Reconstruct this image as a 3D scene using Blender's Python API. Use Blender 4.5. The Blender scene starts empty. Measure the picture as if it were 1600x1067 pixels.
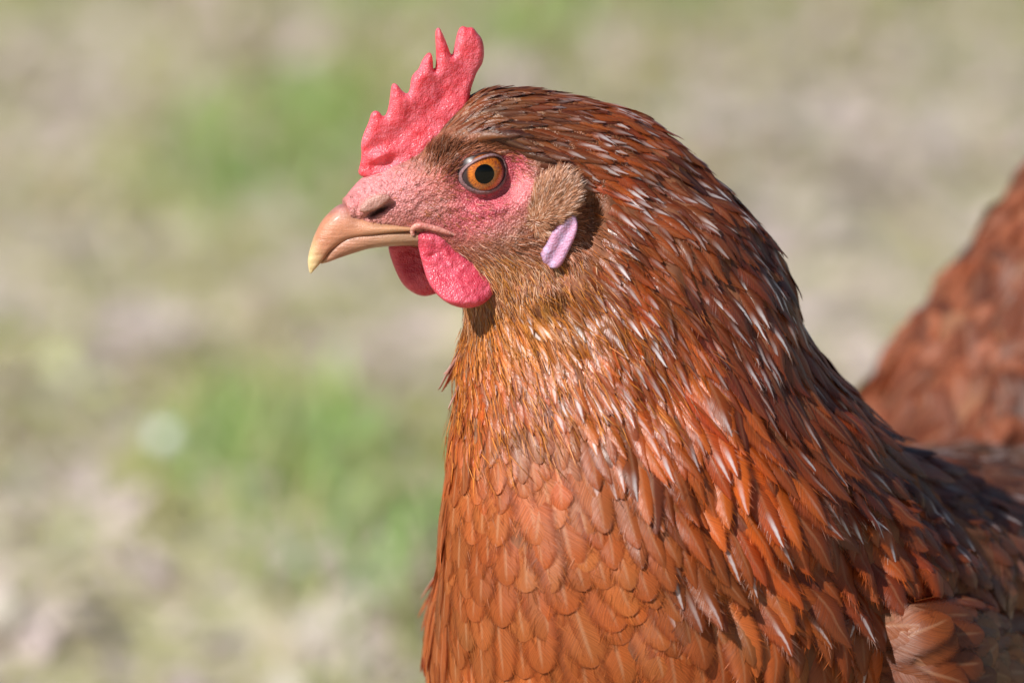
import bpy, math
import numpy as np
from mathutils import Vector

rng = np.random.default_rng(7)
scene = bpy.context.scene
COL = scene.collection

# ------------------------------------------------------------------ camera
DIST, PITCH, FRAME = 2.0, math.radians(9.0), 0.28
AIM = np.array([0.0, 0.0, 0.30])
FWD = np.array([0.0, math.cos(PITCH), -math.sin(PITCH)])
RIGHT = np.array([1.0, 0.0, 0.0])
UP = np.array([0.0, math.sin(PITCH), math.cos(PITCH)])
CAM = AIM - FWD * DIST
K = FRAME / 1600.0                      # metres per photo pixel at the hen's head

cam_d = bpy.data.cameras.new('camera')
cam = bpy.data.objects.new('camera', cam_d)
COL.objects.link(cam)
cam.location = CAM
cam.rotation_euler = (math.pi / 2 - PITCH, 0, 0)
cam_d.sensor_width = 36.0
cam_d.lens = 36.0 * DIST / FRAME
cam_d.clip_start = 0.05
cam_d.clip_end = 2000.0
cam_d.dof.use_dof = True
cam_d.dof.focus_distance = DIST - 0.013
cam_d.dof.aperture_fstop = 8.8
cam_d.dof.aperture_blades = 0
scene.camera = cam

# ------------------------------------------------------------------ sky, sun, exposure
SUN = np.array([-0.57, -0.52, 0.67]); SUN /= np.linalg.norm(SUN)
elev = math.asin(SUN[2]); azim = math.atan2(SUN[0], SUN[1])
world = bpy.data.worlds.new('World'); scene.world = world
world.use_nodes = True
wn = world.node_tree.nodes; wl = world.node_tree.links
wn.clear()
sky = wn.new('ShaderNodeTexSky'); sky.sky_type = 'NISHITA'; sky.sun_disc = False
sky.sun_elevation = elev; sky.sun_rotation = azim
bgn = wn.new('ShaderNodeBackground'); bgn.inputs['Strength'].default_value = 0.05
wo = wn.new('ShaderNodeOutputWorld')
wl.new(sky.outputs[0], bgn.inputs[0]); wl.new(bgn.outputs[0], wo.inputs[0])
sun_d = bpy.data.lights.new('sun', 'SUN'); sun_d.energy = 5.0; sun_d.angle = math.radians(0.53)
sun_d.color = (1.0, 0.955, 0.885)
sun = bpy.data.objects.new('sun', sun_d); COL.objects.link(sun)
sun.rotation_euler = Vector(SUN).to_track_quat('Z', 'Y').to_euler()
sun.location = (-2, -2, 3)
scene.view_settings.view_transform = 'Standard'
scene.view_settings.look = 'None'
scene.view_settings.exposure = 0.42
scene.view_settings.gamma = 1.0
scene.view_settings.use_curve_mapping = False
scene.render.engine = 'CYCLES'
scene.cycles.use_denoising = True
scene.cycles.max_bounces = 8
scene.cycles.transparent_max_bounces = 12
scene.cycles.caustics_reflective = False
scene.cycles.caustics_refractive = False

# ------------------------------------------------------------------ helpers
def W(px, py, y):
    """world point seen at photo pixel (px, py) at world depth y (metres)"""
    px, py, y = np.broadcast_arrays(np.asarray(px, float), np.asarray(py, float), np.asarray(y, float))
    d = FWD * DIST + RIGHT * ((px - 800) * K)[..., None] + UP * ((533.5 - py) * K)[..., None]
    t = (y - CAM[1]) / d[..., 1]
    return CAM + d * t[..., None]

def proj(P):
    v = P - CAM
    z = v @ FWD
    return 800 + (v @ RIGHT) / z * DIST / K, 533.5 - (v @ UP) / z * DIST / K

def on_ground(px, py):
    d = FWD * DIST + RIGHT * (px - 800) * K + UP * (533.5 - py) * K
    t = -CAM[2] / d[2]
    return (CAM + d * t)[:2]

def nrm(v):
    return v / np.maximum(np.linalg.norm(v, axis=-1, keepdims=True), 1e-12)

def sstep(a, b, x):
    t = np.clip((x - a) / (b - a), 0, 1)
    return t * t * (3 - 2 * t)

def mesh_obj(name, V, F, mat=None, parent=None, smooth=True, attrs=None):
    """V (n,3); F (m,3) or (m,4) int array; attrs {name: (type, array)} per point"""
    me = bpy.data.meshes.new(name)
    V = np.asarray(V, np.float32); F = np.asarray(F, np.int32)
    n, m, k = len(V), len(F), F.shape[1]
    me.vertices.add(n); me.vertices.foreach_set('co', V.ravel())
    me.loops.add(m * k); me.loops.foreach_set('vertex_index', F.ravel())
    me.polygons.add(m); me.polygons.foreach_set('loop_start', np.arange(0, m * k, k, dtype=np.int32))
    me.polygons.foreach_set('use_smooth', np.full(m, smooth))
    if attrs:
        for an, (tp, arr) in attrs.items():
            a = me.attributes.new(an, tp, 'POINT')
            key = {'FLOAT_VECTOR': 'vector', 'FLOAT_COLOR': 'color', 'FLOAT': 'value'}[tp]
            a.data.foreach_set(key, np.asarray(arr, np.float32).ravel())
    me.update(calc_edges=True); me.validate()
    if mat: me.materials.append(mat)
    o = bpy.data.objects.new(name, me); COL.objects.link(o)
    if parent is not None: o.parent = parent
    return o

def cat(parts):
    """join [(V, F), ...]"""
    Vs, Fs, off = [], [], 0
    for v, f in parts:
        Vs.append(v); Fs.append(np.asarray(f) + off); off += len(v)
    return np.concatenate(Vs), np.concatenate(Fs)

def grid_faces(nr, nc, wrap=False):
    i = np.arange(nr - 1)[:, None]; j = np.arange(nc if wrap else nc - 1)[None, :]
    a = i * nc + j; b = i * nc + (j + 1) % nc; c = (i + 1) * nc + (j + 1) % nc; d = (i + 1) * nc + j
    return np.stack([a, b, c, d], -1).reshape(-1, 4)

def catmull(A, t):
    """A (n,k) control rows, t float index array"""
    n = len(A); i = np.clip(np.floor(t).astype(int), 0, n - 2); f = (t - i)[:, None]
    g = lambda q: A[np.clip(q, 0, n - 1)]
    p0, p1, p2, p3 = g(i - 1), g(i), g(i + 1), g(i + 2)
    return 0.5 * ((2 * p1) + (-p0 + p2) * f + (2 * p0 - 5 * p1 + 4 * p2 - p3) * f * f + (-p0 + 3 * p1 - 3 * p2 + p3) * f ** 3)

def vnoise(x, y, seed=0):
    """value noise 0..1, numpy"""
    xi, yi = np.floor(x).astype(np.int64), np.floor(y).astype(np.int64); xf, yf = x - xi, y - yi
    def h(a, b):
        q = (a * 374761393 + b * 668265263 + seed * 974634777) & 0x7fffffff
        q = ((q ^ (q >> 13)) * 1274126177) & 0x7fffffff
        return ((q ^ (q >> 16)) & 0xffff) / 65535.0
    u, v = xf * xf * (3 - 2 * xf), yf * yf * (3 - 2 * yf)
    return (h(xi, yi) * (1 - u) + h(xi + 1, yi) * u) * (1 - v) + (h(xi, yi + 1) * (1 - u) + h(xi + 1, yi + 1) * u) * v

# ---- material helper
class NT:
    def __init__(s, name):
        s.m = bpy.data.materials.new(name); s.m.use_nodes = True
        s.t = s.m.node_tree; s.t.nodes.clear()
        s.out = s.t.nodes.new('ShaderNodeOutputMaterial')
    def n(s, tp, inp=None, **kw):
        nd = s.t.nodes.new(tp)
        for k, v in kw.items(): setattr(nd, k, v)
        for k, v in (inp or {}).items(): s.set(nd.inputs[k], v)
        return nd
    def set(s, sock, v):
        if isinstance(v, bpy.types.NodeSocket): s.t.links.new(v, sock)
        elif isinstance(v, bpy.types.Node): s.t.links.new(v.outputs[0], sock)
        else: sock.default_value = v
    def math(s, op, a, b=0.0, c=0.0, clamp=False):
        nd = s.t.nodes.new('ShaderNodeMath'); nd.operation = op; nd.use_clamp = clamp
        for i, v in enumerate((a, b, c)): s.set(nd.inputs[i], v)
        return nd.outputs[0]
    def mix(s, f, a, b, mode='MIX'):
        nd = s.t.nodes.new('ShaderNodeMix'); nd.data_type = 'RGBA'; nd.blend_type = mode
        s.set(nd.inputs[0], f); s.set(nd.inputs[6], a); s.set(nd.inputs[7], b)
        return nd.outputs[2]
    def ramp(s, f, lo, hi, a=0.0, b=1.0):
        nd = s.t.nodes.new('ShaderNodeMapRange'); nd.interpolation_type = 'SMOOTHSTEP'
        for i, v in enumerate((f, lo, hi, a, b)): s.set(nd.inputs[i], v)
        return nd.outputs[0]
    def attr(s, name):
        return s.n('ShaderNodeAttribute', attribute_name=name)
    def noise(s, vec, scale, detail=3.0, rough=0.55, dim='3D'):
        nd = s.n('ShaderNodeTexNoise', noise_dimensions=dim)
        nd.inputs['Scale'].default_value = scale; nd.inputs['Detail'].default_value = detail
        nd.inputs['Roughness'].default_value = rough
        if vec is not None: s.set(nd.inputs['W' if dim == '1D' else 'Vector'], vec)
        return nd
    def bump(s, h, dist, strength=1.0, normal=None):
        nd = s.n('ShaderNodeBump'); nd.inputs['Strength'].default_value = strength
        nd.inputs['Distance'].default_value = dist; s.set(nd.inputs['Height'], h)
        if normal is not None: s.set(nd.inputs['Normal'], normal)
        return nd.outputs[0]
    def pbsdf(s, **kw):
        nd = s.n('ShaderNodeBsdfPrincipled')
        for k, v in kw.items(): s.set(nd.inputs[k.replace('_', ' ')], v)
        return nd
    def done(s, shader):
        s.set(s.out.inputs['Surface'], shader); return s.m

def pos(nt):
    return nt.n('ShaderNodeTexCoord').outputs['Object']

# ================================================================== GROUND
def mat_ground():
    t = NT('bare_soil')
    g = t.n('ShaderNodeNewGeometry').outputs['Position']
    n1 = t.noise(g, 3.0, 6); n2 = t.noise(g, 40.0, 4); n3 = t.noise(g, 9.0, 3)
    c = t.mix(t.ramp(n1.outputs[0], .38, .62), (.41, .34, .30, 1), (.56, .49, .47, 1))
    c = t.mix(t.ramp(n3.outputs[0], .38, .56, 0, .75), c, (.33, .335, .13, 1))
    c = t.mix(t.ramp(n2.outputs[0], .45, .7, 0, .5), c, (.27, .20, .15, 1))
    b = t.bump(n2.outputs[0], 0.012)
    return t.done(t.pbsdf(Base_Color=c, Roughness=.95, Normal=b))

def mat_blade(name, trans):
    t = NT(name)
    a = t.attr('tint')
    p = t.pbsdf(Base_Color=a.outputs['Color'], Roughness=.5)
    tr = t.n('ShaderNodeBsdfTranslucent', {'Color': a.outputs['Color']})
    mx = t.n('ShaderNodeMixShader', {0: trans, 1: p.outputs[0], 2: tr.outputs[0]})
    return t.done(mx.outputs[0])

# near part finely uneven, with skirts reaching the horizon (one sheet)
gx = np.concatenate([[-900, -300, -90, -30, -12, -6], np.linspace(-3, 3, 61), [6, 12, 30, 90, 300, 900]])
gy = np.concatenate([[-900, -300, -90, -30, -10, -5], np.linspace(-2.5, 7.5, 101), [10, 15, 30, 90, 300, 900]])
GX, GY = np.meshgrid(gx, gy, indexing='ij')
def ground_z(x, y):
    near = np.exp(-((x / 3.5) ** 2 + ((y - 2.5) / 5) ** 2))
    bird = 1 - np.exp(-((x - .12) ** 2 + (y - .12) ** 2) / .2 ** 2)
    return ((vnoise(x * 2.1, y * 2.1, 3) - .5) * .05 + (vnoise(x * 7, y * 7, 5) - .5) * .018) * near * bird
GV = np.stack([GX, GY, ground_z(GX, GY)], -1).reshape(-1, 3)
ground = mesh_obj('ground', GV, grid_faces(len(gx), len(gy))[:, ::-1], mat_ground())
ground['kind'] = 'structure'; ground['label'] = 'patchy ground of pale soil showing between grass'; ground['category'] = 'ground'

# --- where grass is lush, where the soil lies bare (spots on the ground)
GREEN = [(440, 750, .13, 1.3), (330, 640, .2, .8), (1120, 170, .45, .9), (560, 90, .5, .45), (440, 330, .3, .3), (560, 860, .12, .6), (20, 680, .1, .7), (330, 200, .4, .1)]
BARE = [(1400, 190, .55, 1.3), (1560, 270, .4, 1.3), (1330, 470, .4, 1.5), (120, 100, .5, .7), (0, 240, .3, .9), (300, 470, .2, .8), (640, 560, .2, .8),
        (350, 1020, .18, .9), (80, 900, .14, .6), (130, 600, .15, .4), (1200, 380, .3, .8), (560, 1020, .12, .7), (120, 1020, .1, .7)]
GREEN = [(*on_ground(a, b), r, s) for a, b, r, s in GREEN]
BARE = [(*on_ground(a, b), r, s) for a, b, r, s in BARE]
def field(L, x, y):
    v = np.zeros_like(x)
    for cx, cy, r, s in L: v += s * .75 * np.exp(-(((x - cx) / (r * .26)) ** 2 + ((y - cy) / (r * 1.3)) ** 2))
    return v

def blades(name, N, region, hgt, wid, lean, colors, keep, mat, seed, label, cat_):
    r = np.random.default_rng(seed)
    x = r.uniform(region[0], region[1], N); y = r.uniform(region[2], region[3], N)
    g = field(GREEN, x, y) - field(BARE, x, y) + (vnoise(x * 9, y * 1.5, 90) - .5) * 1.5 + (vnoise(x * 24, y * 4, 91) - .5) * 1.4
    m = keep(g, r.random(N)); x, y, g = x[m], y[m], g[m]; N = len(x)
    z = ground_z(x, y)
    h = hgt[0] + (hgt[1] - hgt[0]) * r.random(N) ** 1.5 * np.clip(.7 + .5 * g, .4, 1.5)
    w = r.uniform(*wid, N); az = r.uniform(0, 2 * np.pi, N); ln = r.uniform(*lean, N)
    tv = np.array([0, .35, .7, 1.0])
    out = h[:, None] * np.sin(ln)[:, None] * (.45 * tv + .75 * tv ** 2)
    up = h[:, None] * tv * np.cos(ln)[:, None] * (1 - .18 * tv * np.sin(ln)[:, None])
    cx = x[:, None] + np.cos(az)[:, None] * out; cy = y[:, None] + np.sin(az)[:, None] * out; cz = z[:, None] + up - .002
    hw = w[:, None] * .5 * np.array([.8, 1, .75, .06])
    sx, sy = -np.sin(az)[:, None] * hw, np.cos(az)[:, None] * hw
    V = np.stack([np.stack([cx - sx, cy - sy, cz], -1), np.stack([cx + sx, cy + sy, cz], -1)], 2).reshape(-1, 3)
    base = np.arange(N)[:, None, None] * 8 + np.arange(3)[None, :, None] * 2
    F = (base + np.array([0, 1, 3, 2])[None, None]).reshape(-1, 4)
    C = np.ones((N, 8, 4)); C[:, :, :3] = colors(g, r)[:, None, :]
    o = mesh_obj(name, V, F, mat, attrs={'tint': ('FLOAT_COLOR', C.reshape(-1, 4))})
    o['kind'] = 'stuff'; o['label'] = label; o['category'] = cat_
    return o
def pick(pal, idx, r, v=.25):
    c = np.array(pal)[idx]
    return np.clip(c * (1 + r.uniform(-v, v, (len(idx), 1))), 0, 1)
def c_green(g, r):
    pal = [(.25, .31, .065), (.34, .37, .11), (.41, .385, .15), (.21, .35, .09), (.36, .40, .16)]
    i = r.choice(5, len(g), p=[.27, .3, .2, .1, .13])
    i = np.where((g < .15) & (r.random(len(g)) < .55), 2, i)
    pal.append((.27, .48, .13)); i = np.where((g > .55) & (r.random(len(g)) < .6), 5, i)
    return pick(pal, i, r)
def c_dry(g, r):
    pal = [(.49, .43, .27), (.55, .47, .37), (.35, .27, .20), (.45, .45, .22), (.52, .43, .43)]
    i = np.where((g < -.2) & (r.random(len(g)) < .55), 4, r.choice(5, len(g), p=[.22, .16, .12, .36, .14]))
    return pick(pal, i, r)
mb = mat_blade('grass_blade', .35); md = mat_blade('dry_straw', .15)
blades('grass', 135000, (-1.7, 1.9, .45, 6.0), (.012, .04), (.0022, .0048), (.3, 1.25), c_green, lambda g, q: q < np.clip(.66 + .40 * g, .12, 1), mb, 21,
       'short uneven green grass growing in patches behind the hen', 'grass')
blades('dry_grass', 78000, (-1.7, 1.9, .45, 6.0), (.015, .06), (.0018, .005), (1.0, 1.54), c_dry, lambda g, q: q < np.clip(.75 - .25 * g, .2, 1), md, 22,
       'flattened dry straw and dead leaves lying over the soil', 'straw')
blades('sparse_grass', 26000, (-3, 3, -1.5, 7.5), (.012, .05), (.0025, .005), (.2, 1.4), c_green, lambda g, q: q < np.clip(.5 + .4 * g, .1, 1), mb, 23,
       'scattered grass blades around the hen on open soil', 'grass')

def c_leaf(g, r):
    pal = [(.50, .44, .32), (.50, .41, .41), (.32, .22, .16), (.41, .44, .22), (.28, .21, .17), (.52, .48, .41)]
    i = np.where((g < -.2) & (r.random(len(g)) < .6), 1, r.choice(6, len(g), p=[.24, .2, .16, .16, .12, .12]))
    return pick(pal, i, r)
def c_weed(g, r):
    pal = [(.20, .36, .08), (.34, .46, .14), (.13, .22, .05), (.40, .50, .24)]
    return pick(pal, r.choice(4, len(g), p=[.3, .3, .2, .2]), r)
blades('leaf_litter', 13500, (-1.7, 1.9, .5, 6.0), (.02, .055), (.010, .024), (.5, 1.45), c_leaf, lambda g, q: q < np.clip(.5 - .35 * g, .08, 1), md, 34,
       'curled dead leaves in tan and brown strewn between the grass', 'dead leaves')
blades('weeds', 9000, (-1.7, 1.9, .5, 6.0), (.02, .06), (.007, .016), (.15, 1.1), c_weed, lambda g, q: q < np.clip(.12 + .55 * g, .01, 1), mb, 25,
       'broad green weed leaves standing among the grass', 'weeds')

# pale stone whose glint shows as a soft round spot left of the hen
def mat_stone():
    t = NT('pale_stone'); g = pos(t)
    n = t.noise(g, 160, 4)
    return t.done(t.pbsdf(Base_Color=t.mix(n.outputs[0], (.62, .68, .68, 1), (.80, .88, .88, 1)), Roughness=.45, Normal=t.bump(n.outputs[0], .002)))
sx_, sy_ = on_ground(258, 772)
th = np.linspace(0, np.pi, 14); ph = np.linspace(0, 2 * np.pi, 24, endpoint=False)
TH, PH = np.meshgrid(th, ph, indexing='ij')
rad = .0058 * (1 + .22 * (vnoise(TH * 2 + 3, np.cos(PH) * 2 + np.sin(PH) * 1.3 + 9, 4) - .5))
SV = np.stack([rad * np.sin(TH) * np.cos(PH), .8 * rad * np.sin(TH) * np.sin(PH), .95 * rad * np.cos(TH)], -1).reshape(-1, 3)
stone = mesh_obj('pebble', SV, grid_faces(14, 24, True), mat_stone())
stone.location = (sx_, sy_, float(ground_z(np.array(sx_), np.array(sy_))) + .022)
stone['label'] = 'small pale pebble shining as a round blurred spot in the grass'; stone['category'] = 'pebble'

# ================================================================== HEN
hen = bpy.data.objects.new('hen', None); COL.objects.link(hen)
hen.location = (0.13, 0.12, 0.0)
hen['label'] = 'reddish brown hen with red comb and wattles, head in profile facing left'
hen['category'] = 'hen'
HEN0 = np.array(hen.location)
def part(name, V, F, mat, parent=hen, **kw):
    if parent is hen: return mesh_obj(name, np.asarray(V) - HEN0, F, mat, hen, **kw)
    return mesh_obj(name, np.asarray(V) - HEN0, F, mat, parent, **kw)

YAW = math.radians(12.0)
def hy(px): return (np.asarray(px, float) - 757) * K * math.tan(YAW)
LAT = np.array([math.sin(YAW), -math.cos(YAW), 0.0])        # towards the near side of the head
def Wl(px, py, o):
    px, py, o = np.broadcast_arrays(np.asarray(px, float), np.asarray(py, float), np.asarray(o, float))
    d = FWD * DIST + RIGHT * ((px - 800) * K)[..., None] + UP * ((533.5 - py) * K)[..., None]
    P0 = W(757, 272, hy(757))
    t = (o - (CAM - P0) @ LAT) / (d @ LAT)
    return CAM + d * t[..., None]
H = None
RINGS = [  # dorsal px, py, y mm | ventral px, py, y mm | half width mm | yaw
 (537, 312, H, 548, 350, H, 4.9, 12), (566, 279, H, 580, 376, H, 6.9, 12), (604, 259, H, 622, 380, H, 9.0, 12),
 (650, 234, H, 660, 388, H, 11.6, 12), (694, 190, H, 690, 408, H, 14, 12), (745, 148, H, 712, 436, H, 16, 12),
 (800, 139, H, 726, 468, H, 17.5, 12), (860, 144, H, 732, 498, H, 18.5, 13), (925, 157, H, 732, 524, H, 20, 15),
 (995, 182, 11, 728, 548, -2, 22, 17), (1062, 224, 15, 724, 580, -4, 25, 20), (1120, 280, 19, 724, 615, -7, 28, 23),
 (1166, 348, 24, 724, 655, -11, 32, 26), (1205, 424, 30, 726, 700, -16, 36, 30), (1238, 505, 37, 732, 750, -21, 41, 34),
 (1270, 580, 47, 740, 810, -26, 47, 38), (1312, 648, 62, 752, 880, -31, 53, 42), (1372, 700, 95, 768, 960, -35, 60, 46),
 (1450, 715, 140, 788, 1050, -36, 72, 49), (1530, 712, 190, 805, 1160, -30, 80, 50), (1600, 700, 235, 890, 1290, 15, 78, 50),
 (1660, 680, 270, 1020, 1380, 85, 72, 50), (1710, 650, 295, 1220, 1350, 165, 60, 50), (1750, 610, 312, 1420, 1200, 245, 42, 50),
 (1780, 570, 322, 1600, 950, 305, 20, 50), (1790, 550, 328, 1720, 720, 322, 4, 50)]
def ring_table(R):
    out = []
    for a, b, c, d, e, f, w, yw in R:
        c = hy(a) * 1000 if c is None else c; f = hy(d) * 1000 if f is None else f
        D = W(a, b, c / 1000); Vv = W(d, e, f / 1000)
        out.append(np.concatenate([D, Vv, [w / 1000, math.radians(yw)]]))
    return np.array(out)

class Loft:
    def __init__(s, table, tt, nth):
        s.tt, s.nth = tt, nth
        R = catmull(table, tt)
        D, V, w, yw = R[:, :3], R[:, 3:6], np.maximum(R[:, 6], 1e-4), R[:, 7]
        th = np.linspace(0, 2 * np.pi, nth, endpoint=False)
        n = np.stack([np.sin(yw), -np.cos(yw), 0 * yw], -1)
        C, E = (D + V) / 2, (D - V) / 2
        s.P = C[:, None] + E[:, None] * np.cos(th)[None, :, None] + n[:, None] * (w[:, None] * np.sin(th)[None])[..., None]
        s.n_lat = n
        s.normals()
    def normals(s):
        ds = np.gradient(s.P, axis=0)
        dt = np.roll(s.P, -1, 1) - np.roll(s.P, 1, 1)
        s.N = nrm(np.cross(ds, dt))
        c = s.P.mean(1, keepdims=True)
        if np.median(((s.P - c) * s.N).sum(-1)) < 0: s.N = -s.N
        s.ds = ds; s.dt = dt / 2
    def mesh(s):
        F = grid_faces(len(s.tt), s.nth, True)
        V = s.P.reshape(-1, 3)
        return V, F
    def samp(s, A, si, ti):
        """A (S,T,k), si float row index, ti float col index"""
        S, T = A.shape[:2]
        i = np.clip(np.floor(si).astype(int), 0, S - 2); f = np.clip(si - i, 0, 1)[..., None]
        tj = np.floor(ti).astype(int); g = (ti - tj)[..., None]; j0, j1 = tj % T, (tj + 1) % T
        return (A[i, j0] * (1 - g) + A[i, j1] * g) * (1 - f) + (A[i + 1, j0] * (1 - g) + A[i + 1, j1] * g) * f
    def canon(s):
        """pixel of each point or of its mirror image on the near side"""
        T = s.nth; j = np.arange(T); jm = np.where(j <= T // 2, j, (T - j) % T)
        px, py = proj(s.P.reshape(-1, 3))
        px, py = px.reshape(s.P.shape[:2]), py.reshape(s.P.shape[:2])
        return px[:, jm], py[:, jm]

tt = np.concatenate([np.linspace(0, 9, 200, endpoint=False), np.linspace(9, 18, 110, endpoint=False), np.linspace(18, len(RINGS) - 1, 50)])
NTH = 240
body = Loft(ring_table(RINGS), tt, NTH)
CX, CY = body.canon()
def gs(x, y, sx, sy, ang=0):
    c, s_ = math.cos(ang), math.sin(ang); dx, dy = CX - x, CY - y
    return np.exp(-(((dx * c + dy * s_) / sx) ** 2 + ((-dx * s_ + dy * c) / sy) ** 2))
TR = np.arange(len(tt))[:, None] * 0 + tt[:, None]
headm = 1 - sstep(8.6, 9.6, TR)
near_side = np.sin(np.linspace(0, 2 * np.pi, NTH, endpoint=False))[None] ** 2
dr = np.hypot((CX - 757) * 1.0, (CY - 272) * 1.12); da = np.arctan2(CY - 272, CX - 757)
disp = np.zeros_like(CX)
disp += 1.5 * gs(700, 222, 36, 11, -.55) + 1.9 * gs(775, 216, 60, 13, .0) + 1.2 * gs(842, 240, 32, 13, .5)   # brow
right_of_eye = sstep(-.3, .6, np.cos(da - .35))
rag = .5 + 1.0 * vnoise(CX / 8, CY / 8, 77)
disp += .9 * np.exp(-((dr - 64) / 7) ** 2) * right_of_eye * rag                  # fleshy crescent behind the eye
disp += -.5 * np.exp(-((dr - 52) / 6) ** 2) * right_of_eye * rag
disp += .4 * rag * np.exp(-((dr - 58) / 6) ** 2) * sstep(-.2, .6, np.cos(da - 1.9))
disp += 1.6 * gs(780, 375, 60, 30, .1)                                     # cheek
_a = -.55; _dx, _dy = CX - 860, CY - 318
_rr = np.hypot((_dx * math.cos(_a) + _dy * math.sin(_a)) / 47, (-_dx * math.sin(_a) + _dy * math.cos(_a)) / 37)
disp += 2.2 * (1 - sstep(.68, 1.02, _rr)) * sstep(828, 862, CX)             # mound under the ear tuft
disp += -4.5 * gs(928, 345, 15, 58, -.05) - 2.5 * gs(890, 430, 40, 16, -.5)    # hollow behind the ear
disp += 1.9 * gs(584, 316, 22, 10, -.47) - 2.4 * gs(591, 330, 21, 4.2, -.50) - .8 * gs(560, 322, 3.5, 16, .2)   # nostril cover and slit
disp += -.9 * gs(690, 402, 60, 8, .25)
disp += .35 * (vnoise(CX / 9, CY / 9, 2) - .5) * headm + .2 * (vnoise(CX / 4, CY / 4, 8) - .5) * headm
_fold = np.sin(dr / 2.7 + 5 * vnoise(CX / 16, CY / 16, 51)) * sstep(46, 54, dr) * (1 - sstep(78, 98, dr)) * (.4 + .6 * right_of_eye)
disp += .16 * _fold + .16 * np.sin((CX * .55 + CY) / 3.1 + 6 * vnoise(CX / 14, CY / 14, 52)) * gs(672, 318, 46, 36)
disp *= headm * sstep(.02, .35, near_side)
# soft lumps of plumage lower down
_tj = np.arange(NTH)[None] / NTH; _tm = np.minimum(_tj, 1 - _tj)
_lump = (vnoise(CX / 70, CY / 90, 12) - .5) * 5.0 + (vnoise(_tm * 46 + 0 * TR, TR * 1.3, 13) - .5) * 3.4 + (vnoise(_tm * 95 + 0 * TR, TR * 2.6, 14) - .5) * 2.0
disp += sstep(7.5, 10, TR) * _lump * (1 - .75 * sstep(.30, .40, _tm)) * .8
latE = .0150; RE = .0078
body.P = body.P + body.N * (disp / 1000)[..., None]
_sp = W(757, 272, hy(757)); _poleE = Wl(757, 272, latE + .0020); _midE = _poleE - LAT * ((_poleE - _sp) @ LAT)
_ell = (body.P - _sp) @ LAT; _sgn = np.sign(_ell)
_inpl = body.P - _midE; _inpl = _inpl - LAT * (_inpl @ LAT)[..., None]; _rE = np.linalg.norm(_inpl, axis=-1)
_al = np.hypot((CX - 756) / 37.0, (CY - 271) / 29.0)
_tgt = (latE + .0020 - RE) + np.sqrt(np.clip(RE ** 2 - np.minimum(_rE, RE * .86) ** 2, 0, None)) - .0010 + .0013 * sstep(.92, 1.22, _al)
_wE = (1 - sstep(1.35, 2.25, _al)) * headm * (CX < 850)
body.P = body.P + LAT * ((_tgt * _sgn - _ell) * _wE)[..., None]
body.normals()
CX, CY = body.canon()

# ---- skin colours (face px masks)
skin = np.zeros(CX.shape + (4,)); skin[..., 3] = 1
pink = np.array([.45, .080, .110]); cere = np.array([.54, .205, .215]); rust = np.array([.17, .06, .022]); tanc = np.array([.36, .20, .12]); redc = np.array([.55, .10, .09])
def put(c, m):
    m = np.clip(m, 0, 1)[..., None]; skin[..., :3] = skin[..., :3] * (1 - m) + np.array(c) * m
put(rust, np.ones_like(CX))
facem = 1 - sstep(830, 860, CX + .25 * (CY - 280))
put(tanc * .7, facem)
put(pink * .9, (1 - sstep(60, 86, dr)) * sstep(205, 235, CY))
put(pink, gs(715, 322, 85, 52, 0) * 1.4)
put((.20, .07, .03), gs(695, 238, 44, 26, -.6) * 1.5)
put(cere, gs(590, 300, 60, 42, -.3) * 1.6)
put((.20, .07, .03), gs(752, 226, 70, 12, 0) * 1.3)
put((.62, .19, .21), gs(815, 300, 14, 34, .35) * 1.3)
put((.40, .13, .10), gs(690, 300, 30, 34, .3) * .8)
put((.40, .22, .18), gs(584, 317, 22, 9, -.47) * 1.5)
put((.06, .02, .018), gs(592, 331, 19, 3.6, -.50) * 1.6)  # nostril slit: shade of the recess painted into the skin colour
put((.36, .17, .15), gs(672, 330, 40, 26, .2) * .7)
put(rust, sstep(848, 870, CX) * (1 - gs(868, 318, 40, 40)))
wr = .55 + .55 * vnoise(CX / 5, CY / 5, 31) + .4 * vnoise(CX / 2.2, CY / 2.2, 32)
skin[..., :3] *= wr[..., None]
skin[..., 3] = headm

def mat_skin():
    t = NT('hen_skin'); a = t.attr('pigment'); g = pos(t)
    n = t.noise(g, 900, 4); n2 = t.noise(g, 260, 3); v = t.n('ShaderNodeTexVoronoi', {'Scale': 1700.0, 'Vector': g})
    c = t.mix(.7, a.outputs['Color'], t.mix(n2.outputs[0], (.75, .6, .6, 1), (1.2, 1.1, 1.1, 1)), 'MULTIPLY')
    h = t.math('ADD', n.outputs[0], t.math('MULTIPLY', v.outputs['Distance'], .8))
    b = t.bump(t.math('MULTIPLY', h, a.outputs['Alpha']), .0004, .9)
    return t.done(t.pbsdf(Base_Color=c, Roughness=t.ramp(a.outputs['Alpha'], 0, 1, .8, .42), Normal=b, Subsurface_Weight=.25, Subsurface_Radius=(.0025, .0008, .0005), Subsurface_Scale=1.0))
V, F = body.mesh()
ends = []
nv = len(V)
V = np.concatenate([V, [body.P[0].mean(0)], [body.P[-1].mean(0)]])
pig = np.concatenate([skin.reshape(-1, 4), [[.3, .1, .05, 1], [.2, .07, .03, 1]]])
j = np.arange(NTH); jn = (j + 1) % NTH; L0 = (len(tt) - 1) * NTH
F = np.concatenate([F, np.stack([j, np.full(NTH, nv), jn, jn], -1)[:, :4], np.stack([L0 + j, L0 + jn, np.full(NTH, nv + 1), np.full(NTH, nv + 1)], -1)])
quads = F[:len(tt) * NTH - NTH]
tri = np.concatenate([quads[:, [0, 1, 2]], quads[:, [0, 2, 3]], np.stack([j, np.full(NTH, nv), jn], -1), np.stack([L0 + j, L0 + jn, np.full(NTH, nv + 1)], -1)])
body_o = part('body', V, tri, mat_skin(), attrs={'pigment': ('FLOAT_COLOR', pig)})

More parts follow.
